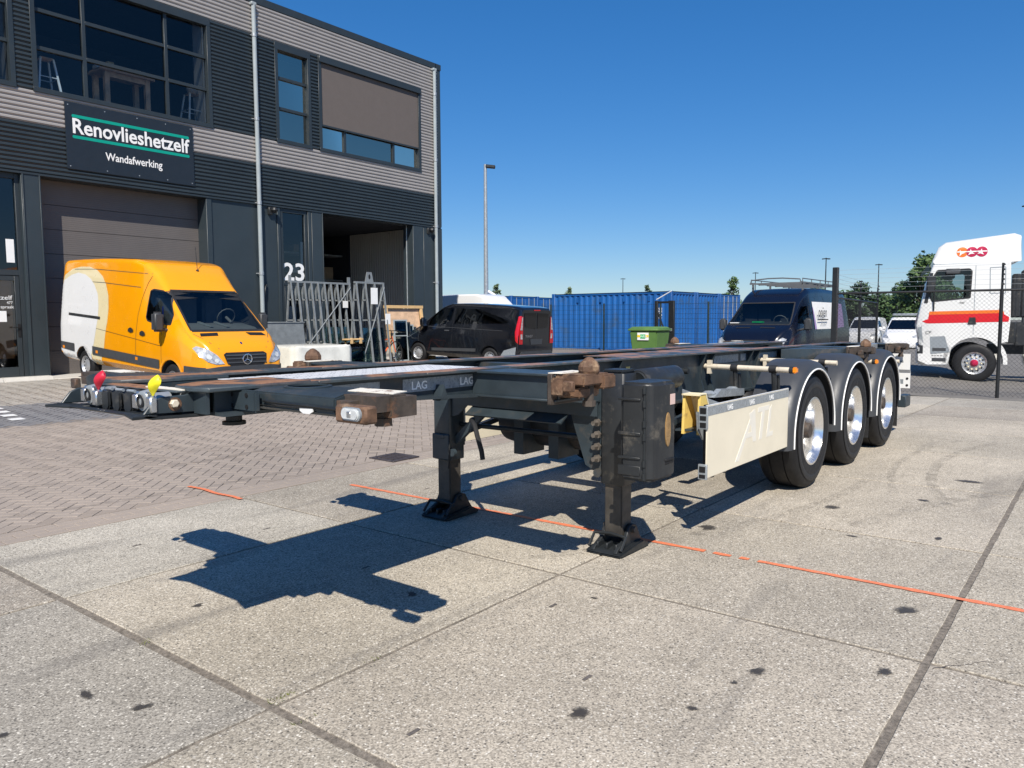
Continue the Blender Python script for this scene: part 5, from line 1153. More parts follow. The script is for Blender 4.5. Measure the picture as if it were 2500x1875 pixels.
for a, b in zip(ws, ws[1:]+ws[:1]): decal(bv, 'windscreen_seal', ribbon([a, b], .04), 'F', 'black_rubber', OV, .003, .1, smooth=False)
dash = MB().prism([(-.45, 1.33), (.25, 1.33), (.15, 1.38), (-.35, 1.44)], 'y', -.74, .74).build('dashboard', 'dash_grey', OV, bev=.02)
for y in (-.25, .1): MB().prism([(-.3, 1.44), (.18, 1.385), (.18, 1.40), (-.3, 1.47)], 'y', y-.03, y+.03).build('dash_trim', 'tape_grey', dash)
steering(OV, -.42, .42, 1.55); seats(OV, -.95, (.42, -.15, -.55), 1.34, 'dash_grey')
MB().box(-.62, -.60, -.82, -.80, 1.55, 1.75).build('blue_card', 'blue_card', OV, smooth=False)
cream = [(-4.90, .44), (-2.92, .36), (-2.86, .57), (-2.74, .79), (-2.68, 1.07), (-2.59, 1.35), (-2.55, 1.63), (-2.59, 1.9), (-2.73, 2.13), (-2.92, 2.30), (-3.18, 2.42), (-3.55, 2.49), (-3.98, 2.49), (-4.4, 2.44), (-4.78, 2.30), (-4.92, 2.1)]
white = [(-4.90, .44), (-3.37, .40), (-3.30, .57), (-3.21, .86), (-3.11, 1.13), (-3.02, 1.42), (-3.01, 1.66), (-3.07, 1.91), (-3.25, 2.10), (-3.45, 2.23), (-3.72, 2.32), (-4.1, 2.36), (-4.45, 2.30), (-4.80, 2.18), (-4.92, 2.0)]
def minus_arch(poly, xc, r, zc, zlow):
    """cut a half-disc opening into the lower edge of a polygon that starts bottom-left to bottom-right"""
    pts = [poly[0]]; h = math.sqrt(r*r-(zlow-zc)**2)
    a0 = math.atan2(zlow-zc, -h); n_ = 14; a1 = math.atan2(zlow-zc, h)
    pts += [(xc+r*math.cos(a0+(a1-a0+ (0 if a1 < a0 else -2*math.pi))*k/n_), zc+r*math.sin(a0+(a1-a0+(0 if a1 < a0 else -2*math.pi))*k/n_)) for k in range(n_+1)]
    return pts+poly[1:]
ARC = [(-3.72+.405*math.cos(R(a)), .36+.405*math.sin(R(a))) for a in range(170, 9, -10)]
wl = decal(bv, 'cream_livery', [(-4.90, .60), (-4.86, .46), (-4.13, .43)]+ARC+cream[1:], 'R', 'van_cream', OV, .0025, .1)
decal(bv, 'white_livery', [(-4.90, .60), (-4.86, .46), (-4.13, .43)]+ARC+[(-3.36, .60)]+white[3:], 'R', 'van_white', OV, .005, .1)
for s, vw in ((-1, 'R'), (1, 'L')):
    for a, b in ((-4.86, -4.16), (-3.27, -.42)): decal(bv, 'side_moulding', [(a, .62), (b, .56), (b, .735), (a, .80)] if a > -4 else [(a, .66), (b, .62), (b, .80), (a, .81)], vw, 'grey_trim', OV, .016, .15)
    seam(bv, [(-.90, 2.47), (-1.06, 2.19), (-1.19, 1.86), (-1.29, 1.55), (-1.35, 1.08), (-1.36, .46)], vw, OV)
    seam(bv, [(-4.3, 2.43), (-3.2, 2.44), (-1.0, 2.37)], vw, OV, .012, 'grey_trim'); seam(bv, [(-4.78, 1.25), (-3.14, 1.19), (-1.33, 1.07), (-.36, 1.0)], vw, OV, .009)
    seam(bv, [(-4.5, 1.86), (-4.36, 2.12), (-4.2, 2.18), (-2.78, 2.16), (-1.27, 2.10)], vw, OV, .013, 'grey_trim'); seam(bv, [(-.36, 1.42), (-.36, .60)], vw, OV, .009)
    decal(bv, 'slide_rail', [(-4.46, 1.41), (-2.92, 1.385), (-2.92, 1.445), (-4.46, 1.47)], vw, 'black_plastic', OV, .008, .2)
    for x, z in ((-1.55, 1.24), (-1.07, 1.20)):
        hd = decal(bv, 'door_handle', [(x-.11, z-.03), (x, z-.05), (x+.11, z-.03), (x+.1, z+.02), (x+.03, z+.05), (x-.03, z+.05), (x-.1, z+.02)], vw, 'black_plastic', OV, .014)
    for x in (-4.7, -3.05, -1.30): decal(bv, 'side_marker', [(x-.05, .66), (x+.05, .66), (x+.05, .72), (x-.05, .72)], vw, 'orange_lens', OV, .02)
    for x in (0, -3.72):
        arc = [(x+.43*math.cos(a), .37+.43*math.sin(a)) for a in [R(5+170*k/12) for k in range(13)]]
        for a, b in zip(arc, arc[1:]): decal(bv, 'arch_lip', ribbon([a, b], .06), vw, 'van_orange' if x == 0 or s > 0 else 'van_white', OV, .014, .2)
        road_wheel(OV, x, s*.965, .345, .22, s)
    mirror(OV, -.22, s*.93, 1.32, s, .34)
    hl = decal(bv, 'headlight', [(s*a, b) for a, b in ((.90, 1.02), (.84, 1.06), (.70, 1.0), (.58, .90), (.47, .745), (.62, .735), (.76, .78), (.86, .88))], 'F', 'head_lens', OV, .012, .06)
    decal(bv, 'lamp_bulb', [(s*(.72+.05*math.cos(a)), .87+.05*math.sin(a)) for a in [.63*k for k in range(10)]], 'F', 'clear_lens', hl, .02, .1); decal(bv, 'lamp_bulb', [(s*(.6+.04*math.cos(a)), .80+.04*math.sin(a)) for a in [.63*k for k in range(10)]], 'F', 'clear_lens', hl, .02, .1)
    decal(bv, 'bonnet_vent', [(.46, s*.30), (.46, s*.66), (.56, s*.70), (.56, s*.34)], 'T', 'black', OV, .006)
    seam(bv, [(.46, s*.80), (.75, s*.62), (.86, s*.50)], 'T', OV, .01, 'grey_trim')
gr = decal(bv, 'grille', [(-.46, .91), (-.40, .945), (.40, .945), (.46, .91), (.42, .76), (.34, .70), (-.34, .70), (-.42, .76)], 'F', 'black', OV, .012, .08)
for z in (.76, .83, .89): decal(bv, 'grille_bar', [(-.42, z-.012), (.42, z-.012), (.42, z+.012), (-.42, z+.012)], 'F', 'grey_trim', gr, .022, .1)
gx = bv.ray_cast(Vector((8, 0, .82)), Vector((-1, 0, 0)))[0].x
em = MB().path([(gx+.035, .095*math.cos(a*.2856), .82+.095*math.sin(a*.2856)) for a in range(22)], .012, 6, closed=True).build('emblem', 'chrome', gr)
for k in range(3): a = R(90+120*k); MB().tube((gx+.037, 0, .82), (gx+.035, .09*math.cos(a), .82+.09*math.sin(a)), .013, 5, .006).build('emblem_arm', 'chrome', em)
decal(bv, 'front_bumper', [(-.84, .36), (.84, .36), (.86, .66), (.5, .70), (-.5, .70), (-.86, .66)], 'F', 'grey_trim', OV, .018, .1)
for vw in 'RL': decal(bv, 'bumper_side', [(.42, .42), (.90, .42), (.90, .68), (.44, .69)], vw, 'grey_trim', OV, .014, .1)
decal(bv, 'rear_bumper', [(-.85, .46), (.85, .46), (.85, .70), (-.85, .70)], 'B', 'grey_trim', OV, .03, .2)
MB().lathe([(.03, 0), (.035, .02), (.012, .04)], (-.98, .12, 2.46), 'z', 10).tube((-.98, .12, 2.48), (-1.05, .12, 2.95), .006, 5).build('aerial', 'black_plastic', OV)
decal(bv, 'bonnet_badge', [(.78+.025*math.cos(a), .025*math.sin(a)) for a in [.785*k for k in range(8)]], 'T', 'chrome', OV, .006)

# ---- black mid-size van by the corner
CUK = [(-3.98, .42, 1.0, 1.82, .90, .95, .78, .11), (-3.94, .36, 1.0, 1.88, .91, .97, .80, .11), (-3.6, .30, 1.0, 1.93, .92, .985, .81, .12), (-2, .28, 1.0, 1.97, .92, .99, .81, .13), (-1.3, .28, 1.0, 1.95, .92, .99, .80, .13), (-.95, .28, 1.0, 1.86, .92, .985, .79, .12), (-.5, .28, 1.0, 1.58, .92, .98, .80, .09), (-.05, .28, .95, 1.27, .91, .97, .82, .07), (.15, .28, .9, 1.18, .90, .95, .80, .08), (.55, .26, .8, 1.02, .84, .88, .72, .09), (.78, .25, .65, .86, .76, .80, .64, .10), (.9, .27, .5, .66, .62, .66, .50, .08), (.93, .32, .45, .55, .5, .55, .42, .05)]
CUW = [(-.35, 1.24), (-1.16, 1.30), (-1.36, 1.45), (-1.38, 1.80), (-.98, 1.80), (-.70, 1.69), (-.40, 1.42)]
def small_van(name, label, loc, rz, paint, keys, sws, wsp, wheel_x, r, pitch=0, group=None, wm=.98, glass='car_glass', deep=-1.1):
    t = thing(name, label, 'van', loc, rz, group, pitch)
    cut = [arch_cut(x, s, r+.05, wm, r) for x in wheel_x for s in (-1, 1)]+[MB().prism(wsp, 'x', deep, 1.4), MB().prism(sws, 'y', -1.5, 1.5)]
    me, bv = carve(hull(keys, .08), cut, (paint, 'cab_inside')); link('body', me, t)
    for s, vw in ((-1, 'R'), (1, 'L')):
        decal(bv, 'side_window', sws, vw, glass, t, -.006)
        for x in wheel_x: road_wheel(t, x, s*(wm-.02), r, .21, s)
    decal(bv, 'windscreen', wsp, 'F', glass, t, -.004)
    return t, bv
CV, bv = small_van('parked_van', 'glossy black panel van seen from behind beside the building corner', (18.85, 17.92, .17), R(92.3), 'van_black', CUK, CUW, [(-.76, 1.22), (.76, 1.22), (.66, 1.76), (-.66, 1.76)], (0, -2.93), .33, pitch=R(-2.2))
for s, vw in ((1, 'L'), (-1, 'R')):
    decal(bv, 'load_window', [(-1.50, 1.32), (-3.5, 1.40), (-3.62, 1.48), (-2.42, 1.80), (-1.50, 1.81)], vw, 'dark_glass', CV, .004)
    decal(bv, 'rub_strip', [(-.62, .44), (-2.42, .50), (-2.43, .60), (-.62, .53)], vw, 'grey_trim', CV, .015); decal(bv, 'rear_skirt', [(-3.35, .40), (-3.9, .46), (-3.93, .72), (-3.5, .60)], vw, 'tape_grey', CV, .012)
    seam(bv, [(-1.44, 1.9), (-1.44, .4)], vw, CV, .012); seam(bv, [(-.2, 1.2), (-1.4, 1.2), (-3.4, 1.18)], vw, CV, .01, 'grey_trim')
    mirror(CV, -.38, s*.93, 1.22, s, .26, 'van_black')
    decal(bv, 'door_handle', [(-1.34, 1.08), (-1.14, 1.08), (-1.14, 1.12), (-1.34, 1.12)], vw, 'grey_trim', CV, .02)
    tl = decal(bv, 'tail_lamp', [(s*a, b) for a, b in ((.74, .80), (.93, .80), (.935, 1.1), (.825, 1.62), (.745, 1.62), (.74, 1.25))], 'B', 'red_lens', CV, .016, .08)
    decal(bv, 'tail_lamp', [(-3.975, .82), (-3.90, .90), (-3.86, 1.15), (-3.91, 1.62), (-3.975, 1.64)], vw, 'red_lens', CV, .012, .08)
    decal(bv, 'white_lens', [(s*a, b) for a, b in ((.76, .95), (.86, .95), (.87, 1.10), (.78, 1.10))], 'B', 'head_lens', tl, .024, .08); decal(bv, 'white_lens', [(s*a, b) for a, b in ((.78, 1.22), (.88, 1.22), (.81, 1.60), (.765, 1.60))], 'B', 'head_lens', tl, .024, .08)
    decal(bv, 'rear_window', [(s*a, b) for a, b in ((.03, 1.25), (.62, 1.30), (.66, 1.72), (.03, 1.74))], 'B', 'dark_glass', CV, .012)
seam(bv, [(0, 1.86), (0, .5)], 'B', CV, .012, 'grey_trim'); decal(bv, 'number_recess', [(-.3, .78), (.3, .78), (.34, .95), (-.34, .95)], 'B', 'grey_trim', CV, .012)
decal(bv, 'high_brake_lamp', [(-.18, 1.80), (.18, 1.80), (.18, 1.83), (-.18, 1.83)], 'B', 'red_lens', CV, .012)
MB().box(-4.06, -3.9, -.85, .85, .40, .58).build('rear_bumper', 'grey_trim', CV, bev=.04, seg=2)
text('model_lettering', 'TRANSIT', .10, 'chrome', frame((-4.0, .62, 1.0), (0, -1, 0), (0, 0, 1)), CV, extr=.002)
# ---- dark navy van with roof rack
TRK = [(-5.0, .5, 1.1, 2.20, .9, .96, .78, .17), (-4.9, .42, 1.1, 2.30, .94, 1.0, .83, .16), (-4.5, .38, 1.1, 2.36, .95, 1.01, .85, .15), (-2.5, .36, 1.1, 2.40, .95, 1.02, .85, .15), (-1.4, .36, 1.1, 2.37, .95, 1.02, .84, .16), (-.95, .36, 1.1, 2.25, .95, 1.01, .83, .17), (-.6, .36, 1.1, 2.04, .95, 1.0, .82, .14), (-.1, .36, 1.1, 1.63, .95, 1.0, .86, .09), (.3, .35, 1.05, 1.36, .94, .99, .88, .07), (.5, .34, 1.0, 1.26, .92, .96, .85, .08), (.72, .33, .9, 1.12, .88, .92, .78, .10), (.86, .33, .75, .94, .8, .84, .66, .10), (.93, .35, .6, .76, .66, .7, .54, .08), (.96, .4, .5, .62, .5, .55, .44, .06)]
tws = [(-.84, 1.38), (.84, 1.38), (.72, 1.97), (-.72, 1.97)]
tsw = [(-.16, 1.40), (-1.04, 1.38), (-1.08, 1.88), (-.62, 1.86), (-.40, 1.72)]
TV, bv = small_van('van_with_roof_rack', 'dark navy van with steel roof rack and white advertising panel on its side', (20.58, 7.52, .01), R(180), 'van_navy', TRK, tsw, tws, (0, -3.75), .35, wm=1.0)
steering(TV, -.3, .42, 1.45); seats(TV, -.85, (.42, -.2, -.58), 1.30, 'cab_inside')
MB().prism([(-.4, 1.38), (.25, 1.38), (.1, 1.41), (-.3, 1.46)], 'y', -.8, .8).build('dashboard', 'cab_inside', TV)
MB().box(-.05, .1, -.22, .06, 1.43, 1.47).build('green_card', 'green_card', TV); MB().box(.1, .25, -.78, -.55, 1.42, 1.44).build('paper', 'sticker', TV)
for s in (-1, 1):
    decal(bv, 'headlight', [(s*a, b) for a, b in ((.90, 1.0), (.80, 1.04), (.62, .92), (.60, .84), (.78, .84), (.88, .90))], 'F', 'head_lens', TV, .014, .06)
    decal(bv, 'bonnet_vent', [(.42, s*.12), (.42, s*.52), (.47, s*.54), (.47, s*.14)], 'T', 'black', TV, .006); mirror(TV, -.25, s*.97, 1.25, s, .30)
for a, b in zip(tws, tws[1:]+tws[:1]): decal(bv, 'windscreen_seal', ribbon([a, b], .03), 'F', 'black_rubber', TV, .003, .1, smooth=False)
gr = decal(bv, 'grille', [(-.55, .80), (.55, .80), (.50, .98), (-.50, .98)], 'F', 'black', TV, .012); decal(bv, 'grille_bar', [(-.5, .88), (.5, .88), (.5, .91), (-.5, .91)], 'F', 'chrome', gr, .022)
ad = decal(bv, 'advert_panel', [(-1.40, 1.24), (-3.30, 1.24), (-3.30, 2.0), (-1.40, 2.0)], 'L', 'sticker', TV, .006)
decal(bv, 'lilac_block', [(-3.31, 1.24), (-4.3, 1.28), (-4.28, 1.98), (-3.31, 2.0)], 'L', 'lilac', TV, .006); decal(bv, 'lilac_block', [(-1.38, 1.24), (-1.55, 1.24), (-1.42, 1.85), (-1.38, 1.85)], 'L', 'lilac', TV, .010)
text('advert_lettering', 'ooijen', .42, 'black', frame((-1.56, 1.032, 1.58), (-1, 0, 0), (0, 0, 1)), TV, extr=.001, sx=.75)
MB().box(-2.5, -1.58, 1.026, 1.036, 1.49, 1.52).build('advert_underline', 'black', TV, smooth=False)
text('advert_lettering', '06 11 56 22 91', .09, 'tape_grey', frame((-1.85, 1.03, 1.37), (-1, 0, 0), (0, 0, 1)), TV, extr=.001)
seam(bv, [(-1.2, 2.2), (-1.2, .5)], 'L', TV, .012, 'grey_trim')
rr_ = TV
rk = MB().box(-4.6, -1.0, -.72, -.68, 2.62, 2.66).box(-4.6, -1.0, .68, .72, 2.62, 2.66)
for x in (-1.0, -1.7, -2.4, -3.1, -3.8, -4.55): rk.box(x-.02, x+.02, -.72, .72, 2.60, 2.64)
for x in (-1.2, -2.6, -4.3):
    for s in (-1, 1): rk.box(x-.03, x+.03, s*.70-.02, s*.70+.02, 2.36, 2.62)
for s in (-1, 1): rk.tube((-1.1, s*.72, 2.80), (-4.5, s*.72, 2.80), .016, 6)
rk.path([(-1.02, -.70, 2.64), (-1.0, -.68, 2.78), (-1.0, -.2, 2.82), (-1.0, .2, 2.82), (-1.0, .68, 2.78), (-1.02, .70, 2.64)], .018, 6)
for x in (-1.1, -1.9, -2.7, -3.5, -4.45):
    for s in (-1, 1): rk.tube((x, s*.72, 2.64), (x, s*.72, 2.80), .012, 6)
rk.v = [(x, y, z-.10-(.06 if z > 2.7 else 0)) for x, y, z in rk.v]; rk.build('roof_rack', 'rack_grey', TV)
# ---- small white vans far behind the fence, and a white high roof behind the black van
CDK = [(-3.5, .4, .9, 1.6, .8, .86, .66, .16), (-3.3, .3, .9, 1.78, .84, .89, .70, .14), (-1.2, .28, .9, 1.82, .85, .9, .70, .14), (-.8, .28, .9, 1.72, .85, .9, .68, .13), (-.1, .28, .9, 1.28, .84, .89, .72, .08), (.1, .28, .85, 1.15, .83, .88, .72, .08), (.6, .26, .75, .98, .78, .82, .66, .09), (.8, .26, .6, .8, .66, .7, .54, .09), (.88, .32, .45, .56, .5, .54, .42, .05)]
for k, (x, y, nm) in enumerate(((47.0, 11.3, 'small white van behind the fence, partly hidden by the navy van'), (43.4, 8.55, 'small white van behind the fence beside the white truck cab'))):
    t, b2 = small_van('white_van', nm, (x, y, -.2), R(184), 'van_white', CDK, [(-.25, 1.15), (-1.15, 1.12), (-1.15, 1.62), (-.78, 1.62)], [(-.68, 1.18), (.68, 1.18), (.58, 1.66), (-.58, 1.66)], (0, -2.68), .31, wm=.88, glass='dark_glass', group='small white vans behind the fence')
    for s in (-1, 1): mirror(t, -.25, s*.85, 1.1, s, .2, 'van_white'); decal(b2, 'headlight', [(s*.8, .78), (s*.5, .74), (s*.55, .86), (s*.8, .92)], 'F', 'head_lens', t, .01)
    if k == 1: MB().box(-3.2, -.9, -.6, .6, 1.88, 2.0).build('roof_load', 'tape_grey', t, bev=.03)
t, b2 = small_van('high_roof_van', 'white high-roof van showing only its roof above the black van', (28.2, 21.9, .1), R(-92), 'van_white', SPR, sw, ws, (0, -3.72), .345)

# ---- white truck tractor behind the fence
TK = thing('truck_tractor', 'white truck tractor with red and orange side stripes behind the mesh fence', 'truck', (25.35, 3.18, -.20), R(101))
mat('truck_white', (0.74, 0.74, 0.72), 0.32, var=0.03, scale=1, coat=0.4)
cabp = [(1.34, .95), (1.44, 1.55), (1.40, 1.8), (1.24, 2.7), (1.08, 3.20), (-.75, 3.22), (-.80, 1.7), (-.76, 1.10), (-.5, 1.05), (.1, 1.25), (.55, .95)]
cabb = MB(); NB = 5
def cab_ring(y, q): return [(x*q+(1-q)*.2, y, z) for x, z in cabp]
cabb.loft([cab_ring(-1.24, .955), cab_ring(-1.22, .985), cab_ring(-1.12, 1.0), cab_ring(1.12, 1.0), cab_ring(1.22, .985), cab_ring(1.24, .955)])
twin = [(1.06, 2.20), (1.13, 2.36), (1.03, 2.90), (.96, 3.04), (.20, 3.06), (.15, 3.0), (.17, 2.29)]
me, bt = carve(cabb, [MB().prism(twin, 'y', -1.5, 1.5), MB().prism([(-1.0, 2.05), (1.0, 2.05), (1.0, 3.05), (-1.0, 3.05)], 'x', -.1, 2.0), arch_cut(0, 1, .66, 1.2, .56), arch_cut(0, -1, .66, 1.2, .56)], ('truck_white', 'cab_inside'))
link('cab', me, TK)
for s, vw in ((1, 'L'), (-1, 'R')):
    decal(bt, 'side_window', twin, vw, 'car_glass', TK, -.005)
    for a, b in zip(twin, twin[1:]+twin[:1]): decal(bt, 'window_seal', ribbon([a, b], .04), vw, 'black_rubber', TK, .004, .2, smooth=False)
    decal(bt, 'orange_stripe', [(1.39, 1.83), (1.38, 1.92), (-.76, 1.96), (-.76, 1.875)], vw, 'stripe_orange', TK, .004, .3, smooth=False)
    decal(bt, 'red_stripe', [(1.42, 1.59), (1.39, 1.828), (-.76, 1.873), (-.74, 1.64)], vw, 'stripe_red', TK, .004, .3, smooth=False)
    seam(bt, [(.06, 3.15), (.06, 1.30)], vw, TK, .014, 'tape_grey'); seam(bt, [(1.3, 1.55), (1.3, 1.0)], vw, TK, .014, 'tape_grey')
    for a, b in (((-.27, 3.08), (-.62, 3.09)), ((-.62, 3.09), (-.64, 2.4)), ((-.64, 2.4), (-.29, 2.4)), ((-.29, 2.4), (-.27, 3.08))): seam(bt, [a, b], vw, TK, .02, 'tape_grey')
    decal(bt, 'door_handle', [(.20, 1.57), (.0, 1.57), (.02, 1.76), (.16, 1.76)], vw, 'black_plastic', TK, .015)
    MB().box(1.0, 1.22, *sorted((s*1.25, s*1.42)), 2.45, 2.9).build('mirror', 'black_plastic', TK, bev=.03); MB().box(.42, .78, *sorted((s*1.24, s*1.34)), 2.92, 3.08).build('side_mirror', 'grey_trim', TK, bev=.03)
    decal(bt, 'wind_deflector', [(1.17, 2.16), (1.26, 2.16), (1.13, 2.98), (1.06, 2.98)], vw, 'black_plastic', TK, .012, .2)
    decal(bt, 'front_corner_trim', [(1.24, 1.05), (1.36, 1.05), (1.385, 1.5), (1.30, 1.5)], vw, 'tape_grey', TK, .006, .2)
    MB().box(1.22, 1.385, *sorted((s*1.0, s*1.243)), .74, 1.02).build('headlamp', 'black_plastic', TK, bev=.03); MB().box(1.30, 1.392, *sorted((s*1.05, s*1.246)), .80, .96).build('headlamp_glass', 'head_lens', TK, bev=.03)
    MB().prism([(.58, .80), (1.06, .74), (1.10, 1.24), (.72, 1.26)], 'y', s*1.20, s*1.241).build('shaded_step_recess', 'tape_grey', TK, bev=.01)  # grey colour stands in for the shade in the step recess
    for k in range(4): MB().box(.78+k*.07, .82+k*.07, *sorted((s*1.235, s*1.245)), .70, .72).build('vent_slot', 'black', TK)
    MB().tube((1.02, s*1.26, 1.95), (1.02, s*1.33, 2.5), .018, 6).tube((1.02, s*1.26, 2.95), (1.02, s*1.33, 2.9), .018, 6).build('mirror_arm', 'black_plastic', TK)
    MB().tube((-.88, s*1.2, 1.75), (-.88, s*1.2, 2.9), .02, 6).build('grab_rail', 'black_plastic', TK)
    # arch, steps and bumper corner
    arc = [(.66*math.cos(R(a)), .56+.66*math.sin(R(a))) for a in range(-5, 186, 10)]; arc2 = [(.76*math.cos(R(a)), .56+.76*math.sin(R(a))) for a in range(-5, 186, 10)]
    mb = MB()
    for k in range(len(arc)-1): mb.prism([arc[k], arc[k+1], arc2[k+1], arc2[k]], 'y', s*.85, s*1.235)
    mb.build('wheel_arch', 'truck_white', TK, smooth=False)
    MB().prism([(.62, .45), (1.13, .43), (1.38, .55), (1.40, 1.0), (1.34, .98), (.56, .98)], 'y', s*.72, s*1.235).build('step_panel', 'truck_white', TK, bev=.03)
    for z in (.55, .83): MB().box(.68, 1.02, *sorted((s*1.2, s*1.245)), z, z+.10).build('step', 'grey_trim', TK, bev=.01)
    road_wheel(TK, 0, s*1.22, .52, .32, s, 'hubcap', .30); road_wheel(TK, -3.8, s*1.22, .52, .5, s, 'hubcap', .30)
    MB().lathe([(.10, 0), (.10, s*.02), (.08, s*.05), (.05, s*.08), (.0, s*.085)], (0, s*1.18, .52), 'y', 16).build('hub', 'logo_crimson', TK)
    for k in range(10): MB().lathe([(.02, 0), (.02, s*.05)], (.17*math.cos(k*.628), s*1.175, .52+.17*math.sin(k*.628)), 'y', 6).build('wheel_nut', 'pale_yellow', TK)
    MB().box(-3.0, -1.45, *sorted((s*.75, s*1.2)), .38, 1.0, Matrix.Shear('XY', 4, (.2, 0))).build('fuel_tank', 'truck_white', TK, bev=.03)
    MB().box(-1.4, -.92, *sorted((s*.85, s*1.18)), 1.0, 1.62).build('battery_box', 'black_plastic', TK, bev=.02)
    MB().box(-1.35, -1.0, *sorted((s*.9, s*1.15)), 1.75, 3.0).build('air_intake', 'black_plastic', TK, bev=.04)
    MB().box(-6.0, -.4, *sorted((s*.35, s*.45)), .75, 1.0).build('chassis_rail', 'frame_dark', TK)
decal(bt, 'windscreen', [(-1.06, 2.03), (1.06, 2.03), (1.04, 3.06), (-1.04, 3.06)], 'F', 'car_glass', TK, .003)
decal(bt, 'front_stripe', [(-1.1, 1.59), (1.1, 1.59), (1.1, 1.75), (-1.1, 1.75)], 'F', 'stripe_red', TK, .004); decal(bt, 'front_stripe', [(-1.1, 1.753), (1.1, 1.753), (1.1, 1.92), (-1.1, 1.92)], 'F', 'stripe_orange', TK, .004)
MB().prism([(1.14, 3.06), (1.34, 2.90), (1.38, 2.94), (1.18, 3.24)], 'y', -1.1, 1.1).build('sun_visor', 'dark_glass', TK)
MB().box(1.15, 1.40, -1.15, 1.15, .42, .95).build('bumper', 'truck_white', TK, bev=.06, seg=2)
fp = [(1.05, 3.22), (1.09, 3.33), (.95, 3.69), (.78, 3.81), (-.80, 3.98), (-.95, 3.92), (-.98, 3.27), (-.75, 3.22)]
rf = MB().loft([[(x*q+(1-q)*.0, y, 3.22+(z-3.22)*h) for x, z in fp] for y, q, h in ((-1.17, .97, .25), (-1.16, .99, .6), (-1.10, 1, .93), (-1.02, 1, 1), (1.02, 1, 1), (1.10, 1, .93), (1.16, .99, .6), (1.17, .97, .25))])
rfm = raw_mesh(rf); brf = BVHTree.FromPolygons([v.co.copy() for v in rfm.vertices], [tuple(p.vertices) for p in rfm.polygons]); rf = rf.build('roof_fairing', 'truck_white', TK)
MB().box(-.80, 1.04, -1.17, 1.17, 3.18, 3.235).build('fairing_lip', 'tape_grey', TK, bev=.01)
# emblem: three overlapping discs with white figures
for k, (x, m) in enumerate(((.39, 'stripe_orange'), (.165, 'logo_crimson'), (-.065, 'logo_crimson'))):
    ring = [(x+.135*math.cos(a), 3.52+.135*math.sin(a)) for a in [2*math.pi*j/24 for j in range(24)]]
    o = decal(brf, 'roof_emblem', ring, 'L', m, rf, .004+.002*k, .1, smooth=False)
    decal(brf, 'emblem_bar', [(x-.13, 3.515), (x+.13, 3.515), (x+.12, 3.545), (x-.12, 3.545)], 'L', 'sticker', o, .012, .1, smooth=False)
    decal(brf, 'emblem_star', [(x+.02+(.09 if j % 2 else .03)*math.cos(R(60*j+20*k)), 3.50+(.10 if j % 2 else .03)*math.sin(R(60*j+20*k))) for j in range(6)], 'L', 'sticker', o, .013, .1, smooth=False)
text('model_lettering', 'CF', .13, 'grey_trim', frame((1.22, 1.245, 1.30), (-1, 0, 0), (0, 0, 1)), TK, extr=.004, shear=.3)
text('model_lettering', '440', .08, 'grey_trim', frame((.42, 1.245, 2.13), (-1, 0, 0), (0, 0, 1)), TK, extr=.004, shear=.3)
seats(TK, -.2, (.6, -.6), 1.95, 'dash_grey')
# ================================================================ containers, fences, lamp posts, trees
mat('container_blue', (0.012, 0.11, 0.36), 0.45, var=0.12, scale=0.8, dirt=((0.03, 0.085, 0.19), 0.3, 1.2))
mat('container_frame', (0.010, 0.09, 0.30), 0.45, var=0.15, scale=2)
mat('bin_green', (0.10, 0.20, 0.05), 0.5, var=0.1, scale=3)
mat('bin_yellow', (0.85, 0.60, 0.03), 0.5)
mat('fence_black', (0.012, 0.013, 0.014), 0.45, var=0.2)
mat('fence_green', (0.012, 0.028, 0.03), 0.5, var=0.2)
mat('bark', (0.09, 0.065, 0.045), 0.9, var=0.3, scale=9)
def leafmat(name, a, b):
    m, n, bs = base_mat(name); g = n.nodes.new('ShaderNodeNewGeometry')
    n.links.new(ramp(n, g.outputs['Random Per Island'], 0, a, 1, b).outputs[0], bs.inputs['Base Color']); bs.inputs['Roughness'].default_value = 0.6
leafmat('leaf_weed', (0.12, 0.14, 0.04), (0.2, 0.2, 0.06)); leafmat('leaf_mid', (0.035, 0.075, 0.02), (0.10, 0.16, 0.045)); leafmat('leaf_dark', (0.02, 0.05, 0.018), (0.06, 0.11, 0.035)); leafmat('leaf_grey', (0.05, 0.085, 0.04), (0.11, 0.15, 0.075))
